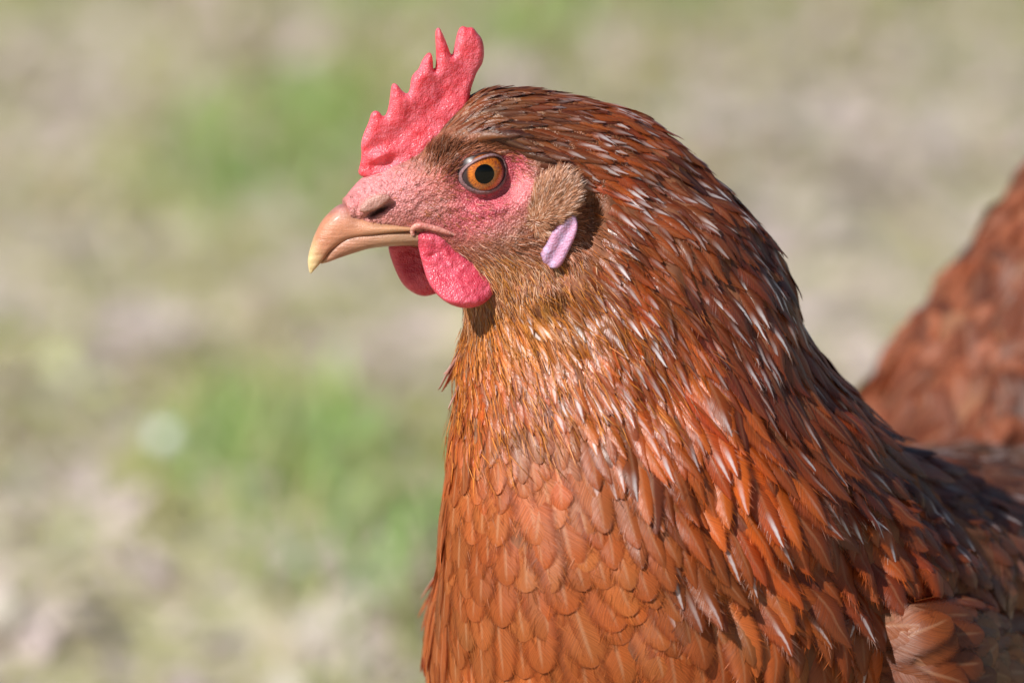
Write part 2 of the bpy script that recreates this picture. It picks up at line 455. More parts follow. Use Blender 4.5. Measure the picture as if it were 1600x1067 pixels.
# ------------------------------------------------------------------ finding points on the face
nearj = np.arange(1, NTH // 2)
_flatP = body.P[:200, nearj].reshape(-1, 3); _flatN = body.N[:200, nearj].reshape(-1, 3)
_fx, _fy = proj(_flatP)
def face_at(px, py):
    px, py = np.atleast_1d(px).astype(float), np.atleast_1d(py).astype(float)
    Pn, Nn = np.zeros((len(px), 3)), np.zeros((len(px), 3))
    for q in range(len(px)):
        d = (_fx - px[q]) ** 2 + (_fy - py[q]) ** 2
        k = np.argpartition(d, 12)[:12]
        k = k[_flatN[k, 1] < .25] if np.any(_flatN[k, 1] < .25) else k
        w = 1 / (d[k] + .5); w /= w.sum()
        Pn[q] = (w[:, None] * _flatP[k]).sum(0); Nn[q] = nrm((w[:, None] * _flatN[k]).sum(0))
    # slide to the exact pixel, keeping the depth
    return W(px, py, Pn[:, 1]), Nn

# ------------------------------------------------------------------ inflated flesh shapes (comb, wattles, earlobes)
def chaikin(P, n=2):
    P = np.asarray(P, float)
    for _ in range(n):
        Q = np.roll(P, -1, 0); P = np.stack([P * .75 + Q * .25, P * .25 + Q * .75], 1).reshape(-1, 2)
    return P
def inflate(outline, step, thick, edge, place, smooth=2, both=True):
    """outline in px -> closed lens-shaped solid; thick(px,py) half thickness (m); edge px; place(px,py,h)->world"""
    O = chaikin(outline, smooth)
    x0, y0 = O.min(0) - 2 * step; x1, y1 = O.max(0) + 2 * step
    xs, ys = np.arange(x0, x1, step), np.arange(y0, y1, step)
    X, Y = np.meshgrid(xs, ys, indexing='ij'); pts = np.stack([X.ravel(), Y.ravel()], -1)
    A, B = O, np.roll(O, -1, 0)
    best = np.full(len(pts), 1e9); near = np.zeros_like(pts); ins = np.zeros(len(pts), bool)
    for a, b in zip(A, B):
        ab = b - a; t = np.clip(((pts - a) @ ab) / (ab @ ab + 1e-12), 0, 1); c = a + t[:, None] * ab
        d = ((pts - c) ** 2).sum(1); m = d < best; best[m] = d[m]; near[m] = c[m]
        cr = ((a[1] > pts[:, 1]) != (b[1] > pts[:, 1])) & (pts[:, 0] < (b[0] - a[0]) * (pts[:, 1] - a[1]) / (b[1] - a[1] + 1e-12) + a[0])
        ins ^= cr
    sd = np.where(ins, -np.sqrt(best), np.sqrt(best))
    nx, ny = X.shape
    S = sd.reshape(nx, ny)
    ok = S < .62 * step
    cell = ok[:-1, :-1] & ok[1:, :-1] & ok[:-1, 1:] & ok[1:, 1:]
    idx = np.arange(nx * ny).reshape(nx, ny)
    q = np.stack([idx[:-1, :-1], idx[1:, :-1], idx[1:, 1:], idx[:-1, 1:]], -1)[cell]
    used = np.zeros(nx * ny, bool); used[q.ravel()] = True
    # boundary vertices of the cell set -> snapped to the outline
    cnt = np.zeros(nx * ny, int); np.add.at(cnt, q.ravel(), 1)
    bd = used & (cnt < 4)
    p2 = pts.copy(); p2[bd] = near[bd]
    d = np.clip(-sd, 0, None); d[bd] = 0
    prof = np.sqrt(np.clip(1 - (1 - np.clip(d / edge, 0, 1)) ** 2, 0, 1))
    h = thick(p2[:, 0], p2[:, 1]) * prof
    F_ = place(p2[:, 0], p2[:, 1], h); Bk = place(p2[:, 0], p2[:, 1], -h)
    mp = np.full(nx * ny, -1); ids = np.where(used)[0]; mp[ids] = np.arange(len(ids))
    inner = ids[~bd[ids]]; mp2 = mp.copy(); mp2[inner] = len(ids) + np.arange(len(inner))
    V = np.concatenate([F_[ids], Bk[inner]])
    return V, np.concatenate([mp[q], mp2[q][:, ::-1]]), np.concatenate([p2[ids], p2[inner]])

def mat_flesh(name, base, dark, rough=.33, sss=.35, gran=1100.0, bumpd=.0006):
    t = NT(name); g = pos(t)
    v = t.n('ShaderNodeTexVoronoi', {'Scale': gran, 'Vector': g}); n = t.noise(g, 190, 5, .62); n2 = t.noise(g, 2600, 2)
    c = t.mix(t.ramp(n.outputs[0], .34, .64), dark, base)
    h = t.math('ADD', t.math('MULTIPLY', v.outputs['Distance'], -1.0), t.math('MULTIPLY', n2.outputs[0], .5))
    h = t.math('ADD', h, t.math('MULTIPLY', n.outputs[0], .22))
    v2 = t.n('ShaderNodeTexVoronoi', {'Scale': gran * .33, 'Vector': g})
    h = t.math('ADD', h, t.math('MULTIPLY', t.ramp(v2.outputs['Distance'], .0, .6), -.7))
    b = t.bump(h, bumpd, .8)
    return t.done(t.pbsdf(Base_Color=c, Roughness=rough, Normal=b, Subsurface_Weight=sss, Subsurface_Radius=(.006, .0013, .001), Subsurface_Scale=1.0,
                          Specular_IOR_Level=.45))
M_comb = mat_flesh('comb_flesh', (.80, .15, .195, 1), (.72, .065, .09, 1), rough=.33, sss=.6, gran=2200.0, bumpd=.00024)
M_wattle = mat_flesh('wattle_flesh', (.66, .105, .16, 1), (.50, .040, .075, 1), sss=.45, gran=2000.0, bumpd=.00024)
M_lobe = mat_flesh('earlobe_flesh', (.46, .36, .56, 1), (.50, .24, .38, 1), rough=.5, sss=.25, gran=1600.0, bumpd=.0002)

comb_z = [(425, 1010), (448, 930), (455, 870), (448, 815), (468, 740), (498, 680), (512, 622), (535, 604), (563, 610), (582, 640), (603, 636), (620, 590), (630, 520), (638, 448), (655, 433),
          (680, 448), (702, 482), (738, 506), (754, 470), (760, 402), (785, 366), (806, 352), (825, 300), (852, 258), (875, 243), (890, 262), (896, 305), (897, 352), (908, 354), (917, 280),
          (906, 112), (928, 88), (946, 108), (985, 200), (1004, 258), (1016, 262), (1030, 200), (1048, 110), (1076, 80), (1108, 94), (1142, 88), (1170, 128), (1200, 160), (1213, 230),
          (1206, 310), (1170, 362), (1150, 410), (1126, 480), (1118, 560), (1125, 640), (1060, 720), (980, 800), (900, 900), (820, 980), (700, 1020), (560, 1030)]
comb_px = [(450 + a / 3.9525, 20 + b / 3.9525) for a, b in comb_z]
def head_place(off=0.0, curve=None):
    def f(px, py, h):
        c = off if curve is None else off + curve(px, py)
        return Wl(px, py, c) + LAT * np.asarray(h)[..., None]
    return f
def comb_t(px, py):
    along = np.clip(((px - 560) * .6 + (270 - py) * .8) / 220, 0, 1)
    base = np.clip((py - (250 - (px - 600) * .85)) / 60 + .35, 0, 1)
    th_ = .0013 + .0022 * base + .0011 * along
    fold = .0013 * np.sin((px * .35 + py * .9) / 5.5) * np.exp(-(((px - 590) / 28) ** 2 + ((py - 243) / 18) ** 2))
    return th_ + fold + .0006 * (vnoise(px / 16, py / 16, 41) - .5) + .0002 * (vnoise(px / 5, py / 5, 42) - .5)
def comb_c(px, py):
    return .0022 * np.sin((px - 560) / 55.0 + 1.0) * np.clip((270 - py) / 120, 0, 1)
V, F, _ = inflate(comb_px, 1.6, comb_t, 13, head_place(0, comb_c), 2)
part('comb', V, F, M_comb)

wat_px = [(652, 366), (653, 382), (656, 397), (662, 420), (668, 439), (678, 456), (695, 472), (716, 481), (739, 482), (760, 473), (776, 453), (784, 432), (784, 414), (772, 398), (748, 386), (715, 372), (690, 360), (665, 358)]
def wat_t(px, py):
    return .0014 + .0017 * np.exp(-(((px - 735) / 40) ** 2 + ((py - 450) / 28) ** 2)) + .0004 * (vnoise(px / 7, py / 7, 3) - .5)
def wat_c(px, py):
    return -.0012 * np.clip((px - 700) / 70, -1, 1) ** 2 - .0002 + .0058 * np.clip((py - 385) / 85, 0, 1) ** 1.6 + .0004 * np.sin((px * .45 - py * .8) / 4.2 + 4 * vnoise(px / 18, py / 18, 4)) * np.exp(-((py - 395) / 26) ** 2)
V, F, _ = inflate(wat_px, 1.8, wat_t, 13, head_place(.0095, wat_c), 2)
wattle = part('wattle', V, F, M_wattle)
far_px = [(606, 384), (608, 394), (612, 408), (621, 430), (630, 446), (645, 458), (662, 464), (680, 460), (700, 452), (712, 435), (710, 410), (690, 390), (650, 376), (620, 376)]
V, F, _ = inflate(far_px, 2.0, lambda x, y: wat_t(x + 60, y + 15), 12, head_place(-.0085), 2)
part('wattle', V, F, M_wattle)

lobe_px = [(871 + (a_ - 871) * .86, 385 + (b_ - 385) * .92) for a_, b_ in [(903, 328), (909, 350), (904, 369), (893, 390), (883, 410), (876, 420), (864, 424), (852, 420), (843, 410), (839, 396), (848, 385), (856, 370), (868, 350), (885, 336)]]
Pl, Nl = face_at(868, 392)
lob = float((Pl[0] - W(757, 272, hy(757))) @ LAT)
def lobe_c(px, py): return .0007 + .0022 * np.clip((px - 860) / 42, -1, 1) - .0007 * np.exp(-((((px - 878) * .87 + (py - 375) * .5) / 7) ** 2))
def lobe_t(px, py): return .0007 + .0003 * vnoise(px / 8, py / 12, 6)
V, F, _ = inflate(lobe_px, 1.8, lobe_t, 9, head_place(lob, lobe_c), 2)
part('earlobe', V, F, M_lobe)
V, F, _ = inflate(lobe_px, 3.0, lobe_t, 9, lambda x, y, h: Wl(x, y, lob + lobe_c(x, y)) - LAT * np.asarray(2 * (lob + lobe_c(x, y)) + h)[..., None], 2)
part('earlobe', V, F[:, ::-1], M_lobe)

# ------------------------------------------------------------------ beak
def tube_loft(D, Vn, w, n=40, nth=48, topexp=1.0, botflat=1.0):
    """rings from dorsal/ventral px pairs on the head plane"""
    A = np.array([[*W(d[0], d[1], hy(d[0])), *W(v[0], v[1], hy(v[0])), ww / 1000] for d, v, ww in zip(D, Vn, w)])
    R = catmull(A, np.linspace(0, len(A) - 1, n))
    th = np.linspace(0, 2 * np.pi, nth, endpoint=False)
    c, s_ = np.cos(th), np.sin(th)
    lat = np.sign(s_) * np.abs(s_) ** topexp
    ver = np.where(c > 0, c, -np.abs(c) ** botflat)
    Cc, E = (R[:, :3] + R[:, 3:6]) / 2, (R[:, :3] - R[:, 3:6]) / 2
    P = Cc[:, None] + E[:, None] * ver[None, :, None] + LAT[None, None] * (np.maximum(R[:, 6], 2e-5)[:, None] * lat[None])[..., None]
    V = np.concatenate([P.reshape(-1, 3), [P[0].mean(0)], [P[-1].mean(0)]])
    q = grid_faces(n, nth, True); j = np.arange(nth); jn = (j + 1) % nth; nv = n * nth; l0 = (n - 1) * nth
    F = np.concatenate([q[:, [0, 1, 2]], q[:, [0, 2, 3]], np.stack([j, np.full(nth, nv), jn], -1), np.stack([l0 + j, l0 + jn, np.full(nth, nv + 1)], -1)])
    return V, F
def mat_beak():
    t = NT('beak_horn'); a = t.attr('pigment'); g = pos(t)
    mp = t.n('ShaderNodeMapping', {'Vector': g, 'Rotation': (0, -.5, 0), 'Scale': (90.0, 500.0, 900.0)})
    n = t.noise(mp.outputs[0], 1.0, 5, .65); n2 = t.noise(g, 2500, 3)
    c = t.mix(.5, a.outputs['Color'], t.mix(n.outputs[0], (.55, .5, .5, 1), (1.3, 1.25, 1.2, 1)), 'MULTIPLY')
    b = t.bump(t.math('ADD', n.outputs[0], t.math('MULTIPLY', n2.outputs[0], .35)), .0006, .7)
    return t.done(t.pbsdf(Base_Color=c, Roughness=.36, Normal=b, Subsurface_Weight=.3, Subsurface_Radius=(.003, .0015, .0008), Subsurface_Scale=1.0, Coat_Weight=.08, Coat_Roughness=.2))
M_beak = mat_beak()
def beak_col(V, lower=False):
    px, py = proj(V)
    c = np.ones((len(V), 4))
    tip = 1 - sstep(484, 520, px + .35 * (420 - py)); back = sstep(545, 620, px)
    a = np.array([.52, .23, .135]); ti = np.array([.68, .53, .28]); ba = np.array([.48, .26, .15])
    col = a * (1 - tip[:, None]) + ti * tip[:, None]; col = col * (1 - back[:, None]) + ba * back[:, None]
    ridge = np.exp(-(((px - 535) / 26) ** 2 + ((py - 322) / 17) ** 2))[:, None]
    col = col * (1 - ridge * .8) + np.array([.34, .15, .16]) * ridge * .8
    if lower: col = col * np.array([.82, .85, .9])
    c[:, :3] = col * (.85 + .3 * vnoise(px / 14 + py / 30, py / 3.5, 9))[:, None]
    return c
D = [(648, 347), (612, 342), (582, 337), (556, 330), (535, 319), (510, 338), (495, 361), (485, 388), (481, 408), (483, 425)]
Vn = [(646, 355), (606, 360), (572, 366), (547, 372), (528, 382), (513, 394), (503, 407), (495, 417), (489, 424), (486, 428)]
V, F = tube_loft(D, Vn, [9.4, 9.0, 7.8, 6.1, 5.0, 4.1, 3.1, 2.05, 1.1, .15], 60, 56, .85, .6)
part('upper_beak', V, F, M_beak, attrs={'pigment': ('FLOAT_COLOR', beak_col(V))})
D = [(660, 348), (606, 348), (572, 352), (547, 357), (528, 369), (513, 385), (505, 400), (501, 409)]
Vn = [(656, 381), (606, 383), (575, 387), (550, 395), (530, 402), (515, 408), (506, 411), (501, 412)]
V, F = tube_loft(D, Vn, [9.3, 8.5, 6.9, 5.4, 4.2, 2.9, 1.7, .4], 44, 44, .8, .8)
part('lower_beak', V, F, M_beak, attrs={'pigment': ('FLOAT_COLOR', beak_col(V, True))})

nf_px = [(561, 331), (564, 320), (577, 309), (594, 303), (608, 304), (612, 310), (603, 318), (589, 327), (573, 333)]
Pf, _n = face_at(588, 312)
nlat = float((Pf[0] - W(757, 272, hy(757))) @ LAT)
M_nf = mat_flesh('nostril_skin', (.46, .25, .22, 1), (.34, .16, .13, 1), rough=.45, sss=.2, gran=1500.0, bumpd=.0002)
nfc = lambda px, py: -.0002 + .0018 * np.clip((px - 588) / 40, -1, 1)
V, F, _ = inflate(nf_px, 1.4, lambda x, y: .0008 + 0 * x, 8, head_place(nlat, nfc), 2)
part('nostril_flap', V, F, M_nf)
V, F, _ = inflate(nf_px, 2.0, lambda x, y: .0008 + 0 * x, 8, lambda x, y, h: Wl(x, y, nlat + nfc(x, y)) - LAT * np.asarray(2 * (nlat + nfc(x, y)) + h)[..., None], 2)
part('nostril_flap', V, F[:, ::-1], M_nf)

# ------------------------------------------------------------------ gape fold
def tube(path, rad, nth=14, flat=None):
    P = np.asarray(path, float); n = len(P); T = nrm(np.gradient(P, axis=0))
    ref = LAT; S = nrm(np.cross(T, ref)); U = np.cross(S, T)
    th = np.linspace(0, 2 * np.pi, nth, endpoint=False)
    r = np.broadcast_to(np.asarray(rad, float), (n,))
    fl = 1.0 if flat is None else flat
    V = P[:, None] + (S[:, None] * np.cos(th)[None, :, None] + U[:, None] * (np.sin(th) * fl)[None, :, None]) * r[:, None, None]
    return V.reshape(-1, 3), grid_faces(n, nth, True)
def resample(pts, n):
    A = np.asarray(pts, float); return catmull(A, np.linspace(0, len(A) - 1, n))
M_gape = mat_flesh('gape_skin', (.58, .27, .22, 1), (.50, .18, .16, 1), rough=.4, sss=.3, gran=1400.0, bumpd=.0002)
gp = resample([(714, 368), (700, 363), (680, 357), (662, 353), (650, 354), (644, 360), (646, 368)], 40)
depth = np.interp(np.arange(40), [0, 12, 22, 39], [-.0004, .0001, .0004, .0004])
latp = []
Pg, Ng = face_at(gp[:, 0], gp[:, 1])
base_lat = (Pg - W(757, 272, hy(757))) @ LAT
base_lat = np.maximum(base_lat, np.interp(gp[:, 0], [640, 715], [.0085, .0090]))
path = Wl(gp[:, 0], gp[:, 1], base_lat + depth)
V1 = tube(path, np.interp(np.arange(40), [0, 8, 25, 39], [.0001, .0008, .0009, .0005]))
path2 = path - LAT * (2 * (base_lat + depth))[:, None]
part('gape', *V1, M_gape)
part('gape', *tube(path2, .0009), M_gape)

# ------------------------------------------------------------------ eyes
def mat_plain(name, col, rough=.4, coat=0.0, **kw):
    t = NT(name)
    n = t.noise(pos(t), 700, 3)
    c = t.mix(.4, col, t.mix(n.outputs[0], (.6, .6, .6, 1), (1.3, 1.3, 1.3, 1)), 'MULTIPLY')
    return t.done(t.pbsdf(Base_Color=c, Roughness=rough, Coat_Weight=coat, Coat_Roughness=.03, **kw))
def mat_iris():
    t = NT('amber_iris'); a = t.attr('ring')     # x: 0 pupil edge .. 1 rim ; y: angle
    sep = t.n('ShaderNodeSeparateXYZ', {0: a.outputs['Vector']})
    n = t.noise(t.n('ShaderNodeCombineXYZ', {0: t.math('MULTIPLY', sep.outputs[0], 1.2), 1: t.math('MULTIPLY', sep.outputs[1], 9.0)}).outputs[0], 2.2, 4)
    c = t.mix(t.ramp(n.outputs[0], .42, .58), (.25, .046, .002, 1), (.62, .165, .004, 1))
    c = t.mix(t.ramp(sep.outputs[0], .0, .3, .65, 0), c, (.42, .19, .012, 1))
    c = t.mix(t.ramp(sep.outputs[0], .72, 1.0), c, (.035, .010, .006, 1))
    return t.done(t.pbsdf(Base_Color=c, Roughness=.25, Coat_Weight=1.0, Coat_Roughness=.06))
M_iris = mat_iris()
M_pupil = mat_plain('pupil_black', (.0008, .0008, .001, 1), .12, .12, Specular_IOR_Level=.25)
M_sclera = mat_plain('sclera_dark', (.040, .025, .028, 1), .35, .12, Specular_IOR_Level=.3)
M_lid = mat_flesh('eyelid_skin', (.26, .155, .165, 1), (.17, .08, .09, 1), rough=.6, sss=.2, gran=1600.0, bumpd=.0002)
lid_px = [(721.5, 275), (725, 266), (732, 258), (741, 251.5), (752, 246.5), (764, 243.5), (775, 244), (784, 248), (789, 256), (791, 266), (789.5, 276), (784, 286), (775, 293), (764, 297), (752, 298), (740, 295.5), (730, 290), (724, 283)]
Pe, Ne = face_at(757, 272)
def make_eye(side):
    lat = LAT * side
    ax = nrm(lat + np.array([-.02, 0, .02]))
    cen = Wl(757, 272, latE + .0020) - LAT * RE
    mid = cen - LAT * ((cen - W(757, 272, hy(757))) @ LAT)
    if side < 0: cen = 2 * mid - cen
    # frame: e1 forward (-x), e2 up
    e2 = nrm(np.array([0, 0, 1.0]) - ax * ax[2]); e1 = np.cross(e2, ax)
    def cap(a0, a1, R_, na, nb=48, off=(0, 0)):
        A = np.linspace(a0, a1, na)[:, None]; Bt = np.linspace(0, 2 * np.pi, nb, endpoint=False)[None]
        x = np.sin(A) * np.cos(Bt) + off[0]; y = np.sin(A) * np.sin(Bt) + off[1]
        z = np.sqrt(np.clip(1 - x * x - y * y, 0, 1))
        P = cen + R_ * (x[..., None] * e1 + y[..., None] * e2 + z[..., None] * ax)
        ring = np.stack([np.broadcast_to((A - a0) / (a1 - a0), (na, nb)), np.broadcast_to(Bt, (na, nb)), np.zeros((na, nb))], -1)
        return P.reshape(-1, 3), grid_faces(na, nb, True), ring.reshape(-1, 3)
    sg = 1 if (RIGHT @ e1) > 0 else -1
    io = (sg * 3.5 * K / RE, 0); po = (sg * .8 * K / RE, -1.2 * K / RE)
    V, F, _ = cap(.002, 1.15, RE, 22)
    eye = part('eye', V, F, M_sclera)
    V, F, rg = cap(math.asin(12 * K / RE), math.asin(29.5 * K / RE), RE * 1.008, 12, 64, io)
    part('iris', V, F, M_iris, eye, attrs={'ring': ('FLOAT_VECTOR', rg)})
    V, F, _ = cap(.003, math.asin(15.2 * K / RE), RE * 1.016, 8, 48, (po[0] * 1.5, po[1]))
    part('pupil', V, F, M_pupil, eye)
    # eyelid: profile swept round the almond opening
    O = chaikin(lid_px, 2); c0 = O.mean(0)
    prof = [(-.8, -.0006), (0, .00002), (.7, .00016), (1.7, .00014), (3.0, -.0001), (4.8, -.0009)]
    rows = []
    for o_, hgt in prof:
        d = O - c0; dn = d / np.linalg.norm(d, axis=1, keepdims=True)
        low = np.clip(dn[:, 1:2], 0, 1)
        Q = O + dn * o_ * (1 + .45 * low)
        lv = latE - .0006
        Pm = Wl(Q[:, 0], Q[:, 1], lv); Oo = Wl(O[:, 0], O[:, 1], lv)
        Pm, Oo = [A - LAT * ((A - mid) @ LAT)[:, None] for A in (Pm, Oo)]
        r2 = ((Oo - mid) ** 2).sum(1)
        zz = ((cen - mid) @ lat) + np.sqrt(np.clip(RE * RE - r2, 0, None))
        rib = .00010 * np.sin(np.arctan2(d[:, 1], d[:, 0]) * 46) * low[:, 0] * (o_ > 1)
        upl = np.clip(-dn[:, 1], 0, 1) * (o_ < 3) * (o_ >= 0)
        rows.append(Pm + lat * (zz + hgt + rib + .00045 * upl)[:, None])
    Rr = np.array(rows)
    V, F = Rr.reshape(-1, 3), grid_faces(len(prof), len(O), True)
    part('eyelid', V, F, M_lid, eye)
    return eye
make_eye(1); make_eye(-1)

# ================================================================== FEATHERS
def mat_feather(name, trans=.25, rough=.25):
    t = NT(name)
    uv = t.n('ShaderNodeSeparateXYZ', {0: t.attr('fuv').outputs['Vector']})
    dm = t.n('ShaderNodeSeparateXYZ', {0: t.attr('fdim').outputs['Vector']})
    co = t.attr('fcol')
    u = t.math('ABSOLUTE', uv.outputs[0]); v = uv.outputs[1]; rnd = uv.outputs[2]
    umm = t.math('MULTIPLY', u, t.math('MULTIPLY', dm.outputs[0], .5)); vmm = t.math('MULTIPLY', v, dm.outputs[1])
    q = t.math('SUBTRACT', vmm, t.math('MULTIPLY', umm, 1.25))
    sidesh = t.math('MULTIPLY', t.math('SIGN', uv.outputs[0]), 31.7)
    q = t.math('ADD', t.math('ADD', q, t.math('MULTIPLY', rnd, 517.0)), sidesh)
    n1 = t.noise(q, 3.4, 2, dim='1D').outputs[0]
    n3 = t.noise(q, .9, 1, dim='1D').outputs[0]
    n4 = t.noise(t.n('ShaderNodeNewGeometry').outputs['Position'], 90.0, 2).outputs[0]
    c = t.mix(1.0, co.outputs['Color'], t.mix(t.ramp(n1, .25, .75), (.50, .42, .36, 1), (1.35, 1.35, 1.35, 1)), 'MULTIPLY')
    c = t.mix(t.ramp(n4, .3, .7, 0, .4), c, t.mix(1.0, c, (1.35, 1.05, .8, 1), 'MULTIPLY'))
    c = t.mix(t.ramp(v, .30, .74, t.math('SUBTRACT', .13, t.math('MULTIPLY', dm.outputs[2], .13)), 0), c, t.mix(1.0, c, (.20, .15, .12, 1), 'MULTIPLY'))  # naturally darker root, also painting shade into the gaps between feathers
    # darker margin and paler centre, paler shaft
    c = t.mix(t.ramp(u, .45, .95, 0, .45), c, t.mix(1.0, c, (.62, .5, .42, 1), 'MULTIPLY'))
    shaft = t.math('MULTIPLY', t.ramp(umm, .05, .75, 1, 0), t.math('MULTIPLY', t.math('MULTIPLY', dm.outputs[2], .42), t.ramp(v, .8, 1.0, 1, 0)))
    c = t.mix(shaft, c, (.56, .33, .19, 1))
    tip_glintf = t.math('MULTIPLY', t.math('MULTIPLY', t.ramp(v, .5, .8), t.math('MULTIPLY', t.ramp(umm, .2, 1.15, 1, 0), t.ramp(u, .3, .9, 1, 0))), co.outputs['Alpha'])
    c = t.mix(tip_glintf, c, (.78, .76, .80, 1))  # pale tip: sky glint painted on neck feathers, own tint on loose ones
    b = t.bump(t.math('ADD', n1, t.math('MULTIPLY', shaft, 1.5)), .00022, .5)
    p = t.pbsdf(Base_Color=c, Roughness=t.math('ADD', rough, t.math('MULTIPLY', dm.outputs[2], .36)), Normal=b, Specular_IOR_Level=t.math('SUBTRACT', .85, t.math('MULTIPLY', dm.outputs[2], .75)))
    tr = t.n('ShaderNodeBsdfTranslucent', {'Color': t.mix(1.0, c, (1.8, .85, .35, 1), 'MULTIPLY'), 'Normal': b})
    mx = t.n('ShaderNodeMixShader', {0: trans, 1: p.outputs[0], 2: tr.outputs[0]})
    ue = t.math('ADD', u, t.math('ADD', t.math('MULTIPLY', t.math('SUBTRACT', n3, .5), .28), t.math('MULTIPLY', t.math('SUBTRACT', n1, .5), .6)))
    cut = t.ramp(ue, t.math('SUBTRACT', .70, t.math('MULTIPLY', dm.outputs[2], .22)), 1.04)
    ts = t.n('ShaderNodeBsdfTransparent')
    m2 = t.n('ShaderNodeMixShader', {0: cut, 1: mx.outputs[0], 2: ts.outputs[0]})
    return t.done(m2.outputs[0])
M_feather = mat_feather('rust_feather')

VK = np.array([0, .12, .26, .40, .54, .67, .78, .87, .94, .98, 1.0]); KS = len(VK)
UM = np.array([-1, -.5, 0, .5, 1.0]); MU = len(UM)
def width_prof(v, point):
    """point 0 = broad round, 1 = narrow pointed"""
    rise = np.clip(.25 + v / .3, 0, 1) ** .8
    rnd_ = np.sqrt(np.clip(1 - (np.clip(v - .62, 0, 1) / .38) ** 2.2, 0, 1))
    pnt = np.clip((1 - v) / .55, 0, 1) ** .75
    return rise * (rnd_ * (1 - point) + pnt * point) + .012

def grow(loft, si, ti, L, Wd, dev, lift, point, shaftw, col, tip_glint, r, curl=0.0, h0=-.0002, camber=.32):
    """feathers along the loft's own flow. all arrays (N,), metres. returns V (N,KS*MU,3) and attrs"""
    N = len(si)
    path = np.zeros((N, KS, 3)); nor = np.zeros((N, KS, 3)); s_, t_ = si.copy(), ti.copy()
    for k in range(KS):
        path[:, k] = loft.samp(loft.P, s_, t_); nor[:, k] = nrm(loft.samp(loft.N, s_, t_))
        if k < KS - 1:
            step = L * (VK[k + 1] - VK[k])
            a = np.linalg.norm(loft.samp(loft.ds, s_, t_), axis=1); b = np.linalg.norm(loft.samp(loft.dt, s_, t_), axis=1)
            s_ = s_ + np.cos(dev) * step / np.maximum(a, 1e-5); t_ = t_ + np.clip(np.sin(dev) * step / np.maximum(b, 1e-5), -6, 6)
            s_ = np.minimum(s_, len(loft.tt) - 1.001)
    # smooth path: straighten partly (feathers are springy)
    st = path[:, :1] + (path[:, 3:4] - path[:, :1]) / VK[3] * VK[None, :, None]
    path = path * .75 + st * .25
    n0 = nrm(nor.mean(1, keepdims=True)); nor = nrm(nor * .5 + n0 * .5)
    hgt = h0 + lift[:, None] * L[:, None] * (VK[None] ** 1.1) - curl * L[:, None] * np.clip(VK[None] - .6, 0, 1) ** 2
    path = path + nor * hgt[..., None]
    T = nrm(np.gradient(path, axis=1)); B = nrm(np.cross(nor, T)); nn = np.cross(T, B)
    roll = (r.normal(0, 1, N) * np.where(shaftw > .5, .05, .13))[:, None, None]; B2 = B * np.cos(roll) + nn * np.sin(roll); nn = np.cross(T, B2)
    hw = .56 * Wd[:, None] * np.stack([width_prof(VK, p) for p in point])
    jag = 1 + r.uniform(-.05, .05, (N, KS, MU))
    uu = UM[None, None] * hw[..., None] * jag
    Vx = path[:, :, None] + B2[:, :, None] * uu[..., None] + nn[:, :, None] * (-np.broadcast_to(camber, (N,))[:, None, None] * np.abs(UM[None, None]) ** 1.6 * hw[..., None])[..., None]
    rn = r.random(N)
    fuv = np.zeros((N, KS, MU, 3)); fuv[..., 0] = UM; fuv[..., 1] = VK[None, :, None]; fuv[..., 2] = rn[:, None, None]
    fdm = np.zeros((N, KS, MU, 3)); fdm[..., 0] = (Wd * 1000)[:, None, None]; fdm[..., 1] = (L * 1000)[:, None, None]; fdm[..., 2] = shaftw[:, None, None]
    fc = np.zeros((N, KS, MU, 4)); fc[..., :3] = col[:, None, None]; fc[..., 3] = tip_glint[:, None, None]
    return Vx.reshape(N, -1, 3), fuv.reshape(N, -1, 3), fdm.reshape(N, -1, 3), fc.reshape(N, -1, 4)
FF = grid_faces(KS, MU)
def feather_mass(name, data, sel, parent=hen, mat=M_feather):
    V, a, b, c = [d[sel] for d in data]; N = len(V); n = KS * MU
    F = (np.arange(N)[:, None, None] * n + FF[None]).reshape(-1, 4)
    o = part(name, V.reshape(-1, 3), F, mat, parent, attrs={'fuv': ('FLOAT_VECTOR', a.reshape(-1, 3)), 'fdim': ('FLOAT_VECTOR', b.reshape(-1, 3)), 'fcol': ('FLOAT_COLOR', c.reshape(-1, 4))})
    o['kind'] = 'stuff'
    return o

def inside(poly, x, y):
    ins = np.zeros(x.shape, bool); P = np.asarray(poly, float)
    for a, b in zip(P, np.roll(P, -1, 0)):
        ins ^= ((a[1] > y) != (b[1] > y)) & (x < (b[0] - a[0]) * (y - a[1]) / (b[1] - a[1] + 1e-9) + a[0])
    return ins

